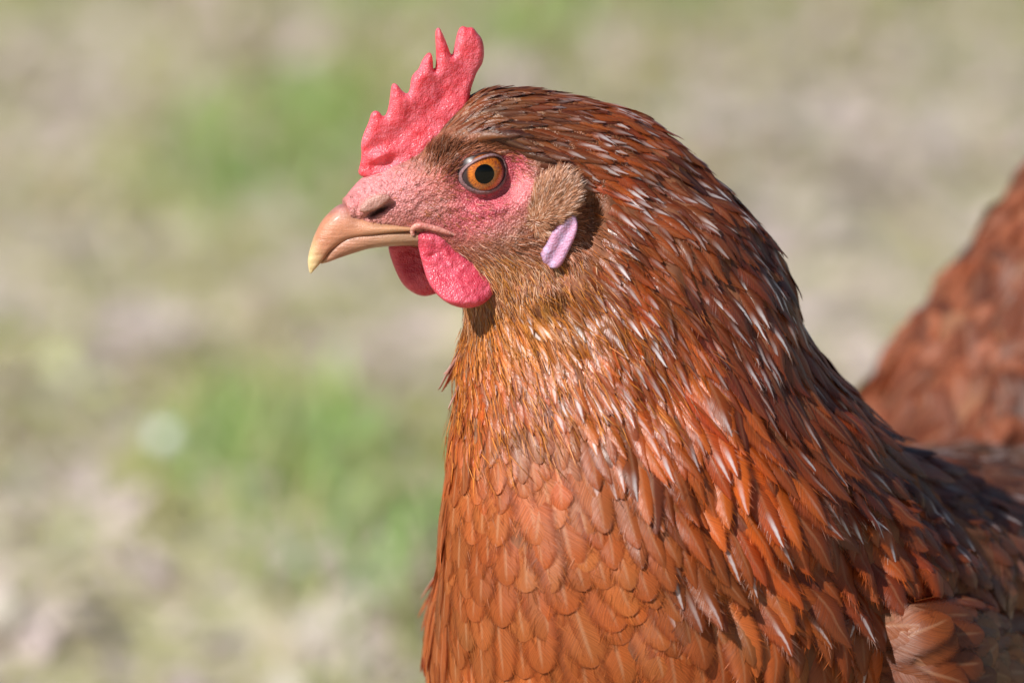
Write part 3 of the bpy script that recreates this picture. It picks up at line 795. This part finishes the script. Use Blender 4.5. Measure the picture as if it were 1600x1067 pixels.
def scatter(loft, spacing, s0, s1, r, ncand, mask=None):
    """blue-noise roots on a loft. spacing(s,t)->metres"""
    S, T = loft.P.shape[:2]
    area = np.linalg.norm(np.cross(loft.ds, loft.dt), axis=-1)
    i0, i1 = np.searchsorted(loft.tt, s0), min(np.searchsorted(loft.tt, s1), S - 1)
    sp = spacing(np.repeat(np.arange(S)[:, None], T, 1), np.repeat(np.arange(T)[None], S, 0))
    wgt = (area / sp ** 2)[i0:i1].ravel(); cdf = np.cumsum(wgt); cdf /= cdf[-1]
    k = np.searchsorted(cdf, r.random(ncand)); k = np.minimum(k, len(cdf) - 1)
    si = k // T + i0 + r.random(ncand); ti = k % T + r.random(ncand)
    if mask is not None:
        m = mask(si, ti); si, ti = si[m], ti[m]
    P = loft.samp(loft.P, si, ti); rad = sp[np.minimum(si.astype(int), S - 1), ti.astype(int) % T]
    cell = .004; gridd = {}; keep = []
    key = np.floor(P / cell).astype(int)
    for q in range(len(si)):
        x, y, z = key[q]; rr = rad[q]; R_ = int(rr / cell) + 1; ok = True
        for dx in range(-R_, R_ + 1):
            for dy in range(-R_, R_ + 1):
                for dz in range(-R_, R_ + 1):
                    for o in gridd.get((x + dx, y + dy, z + dz), ()):
                        e = P[o] - P[q]
                        if e[0] * e[0] + e[1] * e[1] + e[2] * e[2] < rr * rr: ok = False; break
                    if not ok: break
                if not ok: break
            if not ok: break
        if ok: gridd.setdefault((x, y, z), []).append(q); keep.append(q)
    keep = np.array(keep)
    return si[keep], ti[keep]

FACE = [(520, 250), (652, 236), (690, 214), (740, 224), (795, 232), (832, 250), (845, 278), (905, 266), (928, 300), (926, 350), (916, 400), (888, 440), (850, 452), (800, 450), (775, 480), (700, 520), (600, 430), (520, 390)]
COMBBASE = [(560, 300), (640, 262), (668, 205), (700, 180), (735, 150), (700, 120), (560, 200)]
Tn = NTH
tabS = tt
def st_of(si): return np.interp(si, np.arange(len(tt)), tt)
def ventral(ti):   # 1 at the breast line, 0 at the back
    return .5 - .5 * np.cos(2 * np.pi * ti / Tn)
BT = [3, 5, 7, 9, 11, 13, 15, 17, 19, 22, 25]
def flen(si, ti):
    s = st_of(si); d = np.interp(s, BT, np.array([8, 12, 12, 13, 16, 21, 28, 33, 34, 34, 30]))
    vv = np.interp(s, BT, np.array([5, 6, 8, 10, 14, 19, 23, 26, 26, 27, 26]))
    b = sstep(.70, .90, ventral(ti)); return (d * (1 - b) + vv * b) / 1000
def fwid(si, ti):
    s = st_of(si); d = np.interp(s, BT, np.array([1.9, 3.0, 3.2, 3.6, 4.4, 6.0, 8.2, 10.5, 11.5, 12, 12]))
    vv = np.interp(s, BT, np.array([1.2, 1.6, 2.2, 3.4, 5.6, 9.0, 11.5, 12.5, 13, 14, 14]))
    b = sstep(.70, .90, ventral(ti)); return (d * (1 - b) + vv * b) / 1000
def fspace(si, ti):
    s = st_of(si); b = sstep(.70, .90, ventral(ti)); k = np.interp(s, BT, [.62, .58, .60, .60, .58, .56, .55, .56, .58, .72, .8])
    return fwid(si, ti) * (k * (1 - b) + .46 * b)
def canon_at(si, ti):
    i = np.minimum(si.astype(int), len(tt) - 1); j = ti.astype(int) % Tn; return CX[i, j], CY[i, j]
def fmask(si, ti):
    x, y = canon_at(si, ti); return ~inside(FACE, x, y) & ~inside(COMBBASE, x, y)
r1 = np.random.default_rng(101)
fs, ft = scatter(body, fspace, 3.2, 24.6, r1, 60000, fmask)
fs2, ft2 = scatter(body, lambda i, j: fspace(i, j) * 1.25, 10.5, 24.6, r1, 16000, lambda i, j: fmask(i, j) & ((ventral(j) > .55) | (st_of(i) > 19)))
und = np.concatenate([np.zeros(len(fs)), np.ones(len(fs2))]); fs, ft = np.concatenate([fs, fs2]), np.concatenate([ft, ft2])
s = st_of(fs); vb = sstep(.70, .90, ventral(ft)); fx, fy = canon_at(fs, ft); N = len(fs)
breast = vb * sstep(11, 13.5, s)
L = flen(fs, ft) * (1 + r1.uniform(-1, 1, N) * (.15 - .08 * breast)); Wd = fwid(fs, ft) * (1 + r1.uniform(-1, 1, N) * (.15 - .08 * breast))
point = np.clip(1 - breast * 1.0 + r1.normal(0, .08, N), 0, 1) * .95
hack = (1 - vb) * sstep(12, 15, s) * (1 - sstep(18, 20, s))
backm = sstep(15.5, 18, s) * (1 - sstep(.3, .5, ventral(ft))); hack = hack * (1 - .85 * backm); Wd = Wd * (1 + .45 * backm); point = point * (1 - .6 * backm)
lift = .055 - .02 * backm - .018 * breast + .035 * r1.random(N) * (1 - .8 * breast) + .13 * hack * r1.random(N) ** 1.5 - .02 * und
dev = r1.normal(0, 1, N) * (.12 - .06 * breast)
_ds = nrm(body.samp(body.ds, fs, ft)); _dt = body.samp(body.dt, fs, ft); _dt = nrm(_dt - _ds * (_ds * _dt).sum(1, keepdims=True))
_dw = nrm(np.array([.22, .0, -1.0])); _mm = (.80 * sstep(10, 14, s) * (1 - sstep(18.5, 21, s)) * (1 - .35 * sstep(.0, .35, .35 - ventral(ft))))[:, None]
_dd = _ds * (1 - _mm) + (_dw - 0 * _ds) * _mm
dev = dev + np.clip(np.arctan2((_dd * _dt).sum(1), np.maximum((_dd * _ds).sum(1), .05)), -1.1, 1.1)
shaftw = np.clip(.2 + .5 * breast + .22 * (1 - vb) * sstep(12, 15, s) + r1.normal(0, .06, N), 0, .85)
# feather colours: chestnut crown, rust neck, orange breast, back greyed by painted sky sheen
crown = np.array([.155, .042, .010]); neck = np.array([.33, .068, .005]); orange = np.array([.35, .098, .024]); back_c = np.array([.15, .108, .095]); tanf = np.array([.66, .32, .08])
wc = 1 - sstep(5.5, 9, s); wb = np.clip(breast + .6 * sstep(.5, .8, ventral(ft)) * sstep(8, 11, s), 0, 1); wk = np.clip(sstep(17, 19.5, s) * (1 - sstep(.3, .55, ventral(ft))) + .0 * (1 - sstep(.1, .25, ventral(ft))) * sstep(9, 12, s), 0, 1)
nape_shade = (1 - sstep(.15, .45, ventral(ft)))[:, None] * sstep(7, 10, s)[:, None]  # back of the neck: shaded side painted darker into the colour
neckc = neck * (1 - nape_shade) + np.array([.155, .036, .006]) * nape_shade
col = neckc * (1 - wc[:, None]) + crown * wc[:, None]
col = col * (1 - wb[:, None]) + orange * wb[:, None]
col = col * (1 - wk[:, None]) + back_c * wk[:, None]
thr = np.exp(-(((fx - 800) / 75) ** 2 + ((fy - 480) / 48) ** 2))[:, None]
col = col * (1 - .7 * thr) + tanf * .7 * thr
hue = r1.normal(0, 1, (N, 1))
col = col * (.62 + .70 * vnoise(fx / 62, fy / 90, 83) * (1 - .3 * vb) + .2 * vb)[:, None]
col = np.clip(col * (1 + (.22 - .14 * breast[:, None]) * r1.normal(0, 1, (N, 1))) * (1 + hue * np.array([[.0, .08, .14]])), .01, .9)
tip_glint = np.where(r1.random(N) < .50 - .26 * sstep(12, 15, s), r1.uniform(.35, 1.0, N), .0) * sstep(5.5, 8.5, s) * np.clip(1.7 * vnoise(fx / 55, fy / 70, 71), .15, 1) * (1 - breast) * sstep(.02, .3, 1 - vb)  # white flecks of sky glint painted onto neck feather tips
data = grow(body, fs, ft, L, Wd, dev, lift, point, shaftw, col, tip_glint, r1, curl=.10, camber=.34 - .28 * breast)
cenF = data[0].mean(1); pxF, pyF = proj(cenF)
i_ = np.minimum(fs.astype(int), len(tt) - 1); nF = body.N[i_, ft.astype(int) % Tn]
vis = (pxF > 640) & (pxF < 1590) & (pyF > 130) & (pyF < 1060) & ((nF @ -FWD) > .22)
score = np.where(vis, L * Wd * (nF @ -FWD), -1)
order = np.argsort(-score)[:291]
big = np.zeros(N, bool); big[order] = True; big &= score > 0
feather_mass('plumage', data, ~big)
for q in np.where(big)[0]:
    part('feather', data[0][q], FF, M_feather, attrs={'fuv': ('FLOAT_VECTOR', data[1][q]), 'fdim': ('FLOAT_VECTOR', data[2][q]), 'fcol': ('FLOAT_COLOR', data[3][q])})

rl = np.random.default_rng(12); nl = 9
ls = np.interp(rl.uniform(9.0, 10.6, nl), tt, np.arange(len(tt))); lt_ = NTH * rl.uniform(.53, .60, nl)
dl = grow(body, ls, lt_, rl.uniform(.008, .012, nl), rl.uniform(.003, .0045, nl), rl.normal(0, .3, nl), rl.uniform(.25, .5, nl), np.full(nl, .5), np.full(nl, .3), np.array([[.46, .24, .20]]) * rl.uniform(.7, 1.2, (nl, 1)), rl.uniform(.2, .7, nl), rl)
for q in range(nl):
    part('feather', dl[0][q], FF, M_feather, attrs={'fuv': ('FLOAT_VECTOR', dl[1][q]), 'fdim': ('FLOAT_VECTOR', dl[2][q]), 'fcol': ('FLOAT_COLOR', dl[3][q])})

# ------------------------------------------------------------------ wing and tail
def simple_table(rows):
    out = []
    for cx, top, bot, y, w, yw in rows:
        out.append(np.concatenate([W(cx, top, y / 1000), W(cx, bot, y / 1000), [w / 1000, math.radians(yw)]]))
    return np.array(out)
wing_rows = [(1225, 1030, 1120, -8, 3, 50), (1325, 975, 1250, -8, 7, 50), (1430, 942, 1370, -8, 14, 50), (1530, 938, 1410, 34, 15, 50), (1630, 945, 1400, 105, 13, 50), (1730, 965, 1320, 190, 8, 50), (1790, 985, 1200, 250, 3, 50)]
def mat_under():
    t = NT('under_feather'); n = t.noise(pos(t), 220, 3)
    return t.done(t.pbsdf(Base_Color=t.mix(n.outputs[0], (.12, .045, .02, 1), (.25, .10, .045, 1)), Roughness=.8))
M_under = mat_under()
def closed(l):
    V, q = l.mesh(); n, T = l.P.shape[:2]; j = np.arange(T); jn = (j + 1) % T; nv = len(V); l0 = (n - 1) * T
    V = np.concatenate([V, [l.P[0].mean(0)], [l.P[-1].mean(0)]])
    return V, np.concatenate([q[:, [0, 1, 2]], q[:, [0, 2, 3]], np.stack([j, np.full(T, nv), jn], -1), np.stack([l0 + j, l0 + jn, np.full(T, nv + 1)], -1)])
def clad(l, name, s0, s1, Lr, Wr, sp, col_a, col_b, seed, n, rnd=.1, cand=9000, lift=.12, spread=.22):
    o = part(name, *closed(l), M_under)
    r = np.random.default_rng(seed)
    a, b = scatter(l, lambda i, j: np.full(np.shape(i), sp) * 1.0, s0, s1, r, cand)
    N = len(a); cc = np.array(col_a) + (np.array(col_b) - np.array(col_a)) * r.random((N, 1)); cc = cc * r.uniform(.7, 1.25, (N, 1))
    d = grow(l, a, b, r.uniform(*Lr, N), r.uniform(*Wr, N), r.normal(0, spread, N), lift + .06 * r.random(N), np.full(N, rnd), np.full(N, .5), cc, np.where(r.random(N) < .2, .05, .0), r, curl=.1, camber=.1)
    m = feather_mass('covert_feathers', d, np.ones(N, bool), o)
    return o
wl_ = Loft(simple_table(wing_rows), np.linspace(0, 6, 60), 80)
clad(wl_, 'wing', .02, 5.8, (.020, .031), (.009, .013), .0042, (.15, .038, .008), (.24, .066, .015), 5, 60, lift=.03)
# far wing: mirror of the near one through the body's middle plane
b50 = np.array([math.cos(math.radians(50)), math.sin(math.radians(50)), 0])
bn = np.array([math.sin(math.radians(50)), -math.cos(math.radians(50)), 0])
bc = W(1180, 960, .065)
wf = Loft(simple_table(wing_rows), np.linspace(0, 6, 60), 80)
wf.P = wf.P - 2 * ((wf.P - bc) @ bn)[..., None] * bn + bn * .030 + b50 * .03; wf.normals()
clad(wf, 'wing', .1, 5.8, (.022, .034), (.012, .018), .010, (.36, .15, .06), (.48, .22, .10), 6, 60)
def tail_table():
    out = []
    for cx, cy, y, a, w in [(1570, 770, 255, 46, 66), (1610, 665, 285, 40, 64), (1640, 560, 297, 31, 57), (1665, 460, 306, 24, 46), (1690, 360, 316, 17, 34), (1712, 260, 324, 12, 22), (1725, 190, 330, 7, 12), (1730, 150, 332, 2, 3)]:
        C = W(cx, cy, y / 1000); e = b50 * a / 1000
        out.append(np.concatenate([C + e, C - e, [w / 1000, math.radians(50)]]))
    return np.array(out)
tl = Loft(tail_table(), np.linspace(0, 7, 70), 96)
_a, _b = np.meshgrid(np.arange(70), np.arange(96), indexing='ij')
tl.P = tl.P + tl.N * (((vnoise(_a / 5.0, np.sin(_b * 2 * np.pi / 96) * 5 + 20, 5) - .5) * .005 + (vnoise(_a / 2.5, np.cos(_b * 2 * np.pi / 96) * 9 + 40, 6) - .5) * .003) * np.clip(_a / 8, 0, 1) * np.clip((69 - _a) / 20, 0, 1))[..., None]
tl.normals()
clad(tl, 'tail', .1, 6.8, (.018, .028), (.010, .016), .0058, (.13, .038, .017), (.28, .095, .046), 8, 60, lift=.03, cand=12000, spread=.5)

# ------------------------------------------------------------------ hairs: facial bristles, cheek and throat down, ear tuft
def mat_hair():
    t = NT('face_bristle'); a = t.attr('tint')
    p = t.pbsdf(Base_Color=a.outputs['Color'], Roughness=.42, Specular_IOR_Level=.25)
    tr = t.n('ShaderNodeBsdfTranslucent', {'Color': a.outputs['Color']})
    return t.done(t.n('ShaderNodeMixShader', {0: .25, 1: p.outputs[0], 2: tr.outputs[0]}).outputs[0])
M_hair = mat_hair()
def hairs(name, P, Nn, D, L, wd, lift, col, r, parent=hen, label=None):
    """ribbons: roots P, normals, tangential directions D (unit)"""
    n = len(P); tv = np.array([0, .3, .65, 1.0])
    D = nrm(D - Nn * (D * Nn).sum(1, keepdims=True))
    bend = r.normal(0, .22, (n, 1)); S = np.cross(Nn, D); D = nrm(D + S * bend)
    lf = lift[:, None]
    path = P[:, None] + D[:, None] * (L[:, None] * tv)[..., None] + Nn[:, None] * (L[:, None] * (lf * tv - .35 * lf * tv ** 2))[..., None]
    S = nrm(np.cross(Nn, D)); tw = r.normal(0, .5, (n, 1)); S = S * np.cos(tw) + Nn * np.sin(tw)
    hw = wd[:, None] * .5 * np.array([.8, 1, .8, .12])
    A = path - S[:, None] * hw[..., None]; B = path + S[:, None] * hw[..., None]
    V = np.stack([A, B], 2).reshape(-1, 3)
    F = (np.arange(n)[:, None, None] * 8 + np.arange(3)[None, :, None] * 2 + np.array([0, 1, 3, 2])[None, None]).reshape(-1, 4)
    C = np.ones((n, 8, 4)); C[..., :3] = col[:, None]
    o = part(name, V, F, M_hair, parent, attrs={'tint': ('FLOAT_COLOR', C.reshape(-1, 4))})
    o['kind'] = 'stuff'
    return o
ARR = np.array([(650, 262, .3, -.9), (690, 250, .55, -.8), (725, 212, .9, -.4), (790, 205, 1, .0), (840, 235, 1, .3), (760, 330, 1, .25), (700, 330, .8, .5), (660, 320, .7, .4), (690, 385, .95, .25), (740, 395, .9, .45),
                (820, 365, 1, .1), (815, 300, .5, .7), (860, 320, .75, -.55), (885, 285, .8, -.7), (890, 330, 1, -.05), (870, 360, .95, .35), (790, 430, .45, .9), (850, 445, .25, 1), (720, 480, .05, 1), (640, 390, .5, .8), (600, 380, -.2, .9), (900, 430, .3, 1), (930, 400, .35, 1)])
def flow(x, y):
    w = 1 / (((x[:, None] - ARR[:, 0]) ** 2 + (y[:, None] - ARR[:, 1]) ** 2) + 60.0) ** 1.5
    d = (w[..., None] * ARR[None, :, 2:]).sum(1) / w.sum(1, keepdims=True)
    return RIGHT * d[:, :1] - UP * d[:, 1:]
r2 = np.random.default_rng(55)
area = np.linalg.norm(np.cross(body.ds, body.dt), axis=-1)[:230]
cdf = np.cumsum(area.ravel()); cdf /= cdf[-1]
def roots(n):
    k = np.minimum(np.searchsorted(cdf, r2.random(n)), len(cdf) - 1)
    return k // Tn + r2.random(n), k % Tn + r2.random(n)
si, ti = roots(170000)
x, y = canon_at(si, ti)
e = np.hypot(x - 757, (y - 272) * 1.12); an = np.arctan2(y - 272, x - 757)
dens = np.zeros(len(x))
face = inside(FACE, x, y)
def g2(cx, cy, sx, sy): return np.exp(-(((x - cx) / sx) ** 2 + ((y - cy) / sy) ** 2))
dens += .9 * sstep(358, 396, y + .10 * (x - 760)) * sstep(660, 720, x)                 # cheek
dens += .9 * sstep(790, 850, x) * sstep(300, 330, y)
dens += 1.5 * g2(688, 246, 30, 36) + .8 * g2(735, 232, 50, 14)                          # forehead
dens += .3 * g2(720, 335, 70, 25) + .13
dens += .8 * g2(640, 395, 40, 14)
dens += 1.5 * g2(752, 234, 64, 15)  + .5 * g2(815, 262, 30, 22)
al_ = np.hypot((x - 756) / 37.0, (y - 271) / 29.0)
dens *= sstep(1.10, 1.22, al_) * face * (1 - .93 * g2(590, 305, 52, 40)) * (1 - .6 * g2(815, 295, 16, 34))
dens *= 1 - inside(wat_px, x, y) * .9 * (y > 400)
m = r2.random(len(x)) < dens * .16
si, ti, x, y = si[m], ti[m], x[m], y[m]; n = len(si)
P = body.samp(body.P, si, ti); Nn = nrm(body.samp(body.N, si, ti))
pal = np.array([(.32, .10, .042), (.46, .18, .098), (.62, .36, .27), (.14, .042, .018)])
cheek = sstep(350, 400, y + .1 * (x - 760))
wts = np.stack([.45 - .2 * cheek, .25 + .15 * cheek, .05 + .22 * cheek, .25 - .17 * cheek], 1)
wts = np.cumsum(wts / wts.sum(1, keepdims=True), 1); pi = (r2.random((n, 1)) > wts).sum(1).clip(0, 3)
colh = pal[pi] * r2.uniform(.75, 1.25, (n, 1))
dn_ = np.clip(dens[m], 0, 1)
fore = np.exp(-(((x - 690) / 34) ** 2 + ((y - 242) / 40) ** 2)); colh = colh * (1 - .55 * fore[:, None])
Lh = (.0011 + .0016 * np.clip(dn_, 0, 1) + .0014 * fore) * r2.uniform(.6, 1.35, n)
hairs('facial_bristles', P, Nn, flow(x, y), Lh, r2.uniform(.00011, .00021, n), r2.uniform(.2, .5, n), colh, r2)

# throat and jaw fluff
si, ti = roots(150000); x, y = canon_at(si, ti)
dens = np.exp(-(((x - 810) / 75) ** 2 + ((y - 432) / 34) ** 2)) + .7 * np.exp(-(((x - 735) / 40) ** 2 + ((y - 490) / 36) ** 2))
m = (r2.random(len(x)) < dens * .40) & (y > 395)
si, ti, x, y = si[m], ti[m], x[m], y[m]; n = len(si)
P = body.samp(body.P, si, ti); Nn = nrm(body.samp(body.N, si, ti))
palt = np.array([(.48, .22, .10), (.58, .34, .20), (.42, .15, .045), (.62, .26, .05)])
hairs('throat_down', P, Nn, flow(x, y), r2.uniform(.0022, .0048, n), r2.uniform(.00013, .00026, n), r2.uniform(.15, .45, n), palt[r2.choice(4, n, p=[.35, .25, .25, .15])] * r2.uniform(.75, 1.2, (n, 1)), r2)

# loose silky barbs lying over the neck plumage
k_ = np.linalg.norm(np.cross(body.ds, body.dt), axis=-1)
dn2 = k_ * (np.interp(tt, [3, 6, 9, 12, 14, 17], [.15, .2, .9, .6, .0, .0])[:, None]); cdf2 = np.cumsum(dn2[:290].ravel()); cdf2 /= cdf2[-1]
kq = np.minimum(np.searchsorted(cdf2, r2.random(11000)), len(cdf2) - 1); si, ti = kq // Tn + r2.random(11000), kq % Tn + r2.random(11000)
x, y = canon_at(si, ti); m = ~inside(FACE, x, y) & ~inside(COMBBASE, x, y) & (r2.random(len(x)) < .35 + .65 * vnoise(x / 22, y / 30, 61) ** 2 * 1.6)
m &= r2.random(len(x)) < sstep(.2, .6, ventral(ti)); m &= (np.sin(2 * np.pi * ti / Tn) > -.5) | (r2.random(len(x)) < .4)
si, ti, x, y = si[m], ti[m], x[m], y[m]; n = len(si); s_b = st_of(si)
P = body.samp(body.P, si, ti); Nn = nrm(body.samp(body.N, si, ti)); D_ = nrm(body.samp(body.ds, si, ti))
orb = sstep(.35, .8, ventral(ti))[:, None] * sstep(6, 9, s_b)[:, None]
cb = np.array([.30, .085, .02]) * (1 - orb) + np.array([.62, .22, .035]) * orb
cb = cb * r2.uniform(.25, 1.25, (n, 1)) * (1 + r2.normal(0, 1, (n, 1)) * np.array([[0, .07, .15]]))
hairs('silky_barbs', P + Nn * (r2.uniform(.0002, .0012, n) * np.interp(s_b, [3, 8, 16], [.5, 1, 1.8]))[:, None], Nn, D_, r2.uniform(.003, .006, n) * np.interp(s_b, [3, 8, 16], [.6, 1, 1.6]), r2.uniform(.00012, .00026, n), r2.uniform(.02, .16, n), np.clip(cb, .01, .9), r2)

# fine loose barbs fringing the feathers that face the lens
fr = np.where((pxF > 600) & (pxF < 1650) & (pyF > 120) & (pyF < 1120) & ((nF @ -FWD) > -.05) & (Wd > .0027))[0]
nb_ = np.clip((Wd[fr] * 1000 * 2.6).astype(int), 8, 26); fi = np.repeat(fr, nb_); nq = len(fi)
G4 = data[0].reshape(N, KS, MU, 3)
vq = r2.uniform(.42, 1.0, nq) ** .8; sg_ = np.where(r2.random(nq) < .5, 0, MU - 1)
kf = np.interp(vq, VK, np.arange(KS)); k0 = np.minimum(kf.astype(int), KS - 2); kt = (kf - k0)[:, None]
ctr = G4[fi, k0, MU // 2] * (1 - kt) + G4[fi, k0 + 1, MU // 2] * kt; edg = G4[fi, k0, sg_] * (1 - kt) + G4[fi, k0 + 1, sg_] * kt
fw = nrm(G4[fi, k0 + 1, MU // 2] - G4[fi, k0, MU // 2]); ou = edg - ctr; hwq = np.linalg.norm(ou, axis=1); ou = nrm(ou)
uq = r2.uniform(.35, .8, nq)[:, None]
Pq = ctr + (edg - ctr) * uq
nq_ = nrm(np.cross(fw, ou)); nq_ = np.where(((nq_ * nF[fi]).sum(1) < 0)[:, None], -nq_, nq_)
tipq = sstep(.86, 1.0, vq)[:, None]
Dq = nrm(fw * (.85 + .5 * tipq) + ou * (.5 * (1 - .7 * tipq)))
Lq = np.clip(Wd[fi] * r2.uniform(.2, .42, nq), .0008, .0040)
cq = col[fi] * r2.uniform(.6, 1.35, (nq, 1)) * np.array([[1.08, 1.05, 1.0]])
cq = cq * (1 - .5 * tip_glint[fi, None]) + np.array([[.62, .55, .5]]) * .5 * tip_glint[fi, None]  # fringe takes up the painted tip glint
hairs('feather_fringe', Pq + nq_ * .00008, nq_, Dq, Lq, r2.uniform(.00008, .00015, nq), r2.uniform(-.03, .10, nq), np.clip(cq, .005, .9), r2)

# ear tuft: a fan of stiff pale bristles on the mound
TUFT = [(840, 292), (856, 278), (874, 273), (888, 281), (895, 298), (892, 320), (882, 342), (866, 358), (842, 364), (828, 345), (832, 315)]
si, ti = roots(400000); x, y = canon_at(si, ti)
m = inside(TUFT, x, y); si, ti, x, y = si[m], ti[m], x[m], y[m]
kk = r2.permutation(len(si))[:9000]; si, ti, x, y = si[kk], ti[kk], x[kk], y[kk]; n = len(si)
P = body.samp(body.P, si, ti); Nn = nrm(body.samp(body.N, si, ti))
ddx, ddy = x - 836, y - 345
dd = np.stack([ddx, ddy], 1); dd /= np.linalg.norm(dd, axis=1, keepdims=True) + 1e-6
DD = RIGHT * dd[:, :1] - UP * dd[:, 1:]
edge_t = np.clip(np.hypot(ddx, ddy) / 75, 0, 1)
palu = np.array([(.50, .24, .14), (.58, .31, .19), (.76, .54, .44), (.33, .13, .065)])
wt = np.stack([.4 - .15 * edge_t, .3 + .05 * edge_t, .08 + .25 * edge_t, .22 - .15 * edge_t], 1); wt = np.cumsum(wt / wt.sum(1, keepdims=True), 1)
pi = (r2.random((n, 1)) > wt).sum(1).clip(0, 3)
hairs('ear_tuft', P + Nn * (.0012 * edge_t)[:, None], Nn, DD, (.0014 + .0019 * edge_t) * r2.uniform(.7, 1.3, n), r2.uniform(.00013, .00022, n), .35 + .55 * edge_t * r2.random(n), palu[pi] * r2.uniform(.8, 1.2, (n, 1)), r2)

# ------------------------------------------------------------------ legs and feet (below the picture)
M_leg = mat_plain('leg_scales', (.55, .40, .16, 1), .5)
def limb(pts, rad, nth=16):
    P = resample(pts, 24); r_ = np.interp(np.linspace(0, 1, 24), np.linspace(0, 1, len(rad)), rad)
    T = nrm(np.gradient(P, axis=0)); ref = np.where(np.abs(T[:, 2:3]) > .8, np.array([[1.0, 0, 0]]), np.array([[0, 0, 1.0]]))
    S = nrm(np.cross(T, ref)); U = np.cross(S, T); th = np.linspace(0, 2 * np.pi, nth, endpoint=False)
    V = P[:, None] + (S[:, None] * np.cos(th)[None, :, None] + U[:, None] * np.sin(th)[None, :, None]) * r_[:, None, None]
    return V.reshape(-1, 3), grid_faces(24, nth, True)
belly = W(1230, 1300, .10)
for sd in (1, -1):
    hip = belly + bn * .038 * sd; hip[2] = max(hip[2], .15)
    knee = hip + np.array([.005, .005, -.05]); foot = np.array([hip[0] - .012, hip[1] - .012, .012])
    _tt = [np.concatenate([c_ + b50 * a_, c_ - b50 * a_, [w_, math.radians(50)]]) for c_, a_, w_ in ((hip + np.array([0, 0, .05]), .045, .030), (hip, .040, .026), (hip + np.array([0, 0, -.025]), .028, .019), (knee + np.array([0, 0, -.004]), .013, .011))]
    clad(Loft(np.array(_tt), np.linspace(0, 3, 24), 40), 'thigh', .02, 2.8, (.016, .024), (.009, .013), .006, (.30, .085, .022), (.38, .12, .035), 30 + sd, 20, cand=2500, lift=.04)
    leg = part('leg', *limb([hip + np.array([0, 0, .05]), hip, knee, (knee + foot) / 2, foot], [.014, .012, .0095, .0065, .007]), M_leg)
    for a_, ln in ((0, .062), (.5, .052), (-.5, .052), (math.pi, .028)):
        dr_ = -b50; d_ = np.array([dr_[0] * math.cos(a_) - dr_[1] * math.sin(a_), dr_[0] * math.sin(a_) + dr_[1] * math.cos(a_), 0])
        toe = part('toe', *limb([foot, foot + d_ * ln * .5 + np.array([0, 0, .002]), foot + d_ * ln * .85 + np.array([0, 0, -.005]), foot + d_ * ln + np.array([0, 0, -.010])], [.0075, .006, .0045, .001]), M_leg, leg)
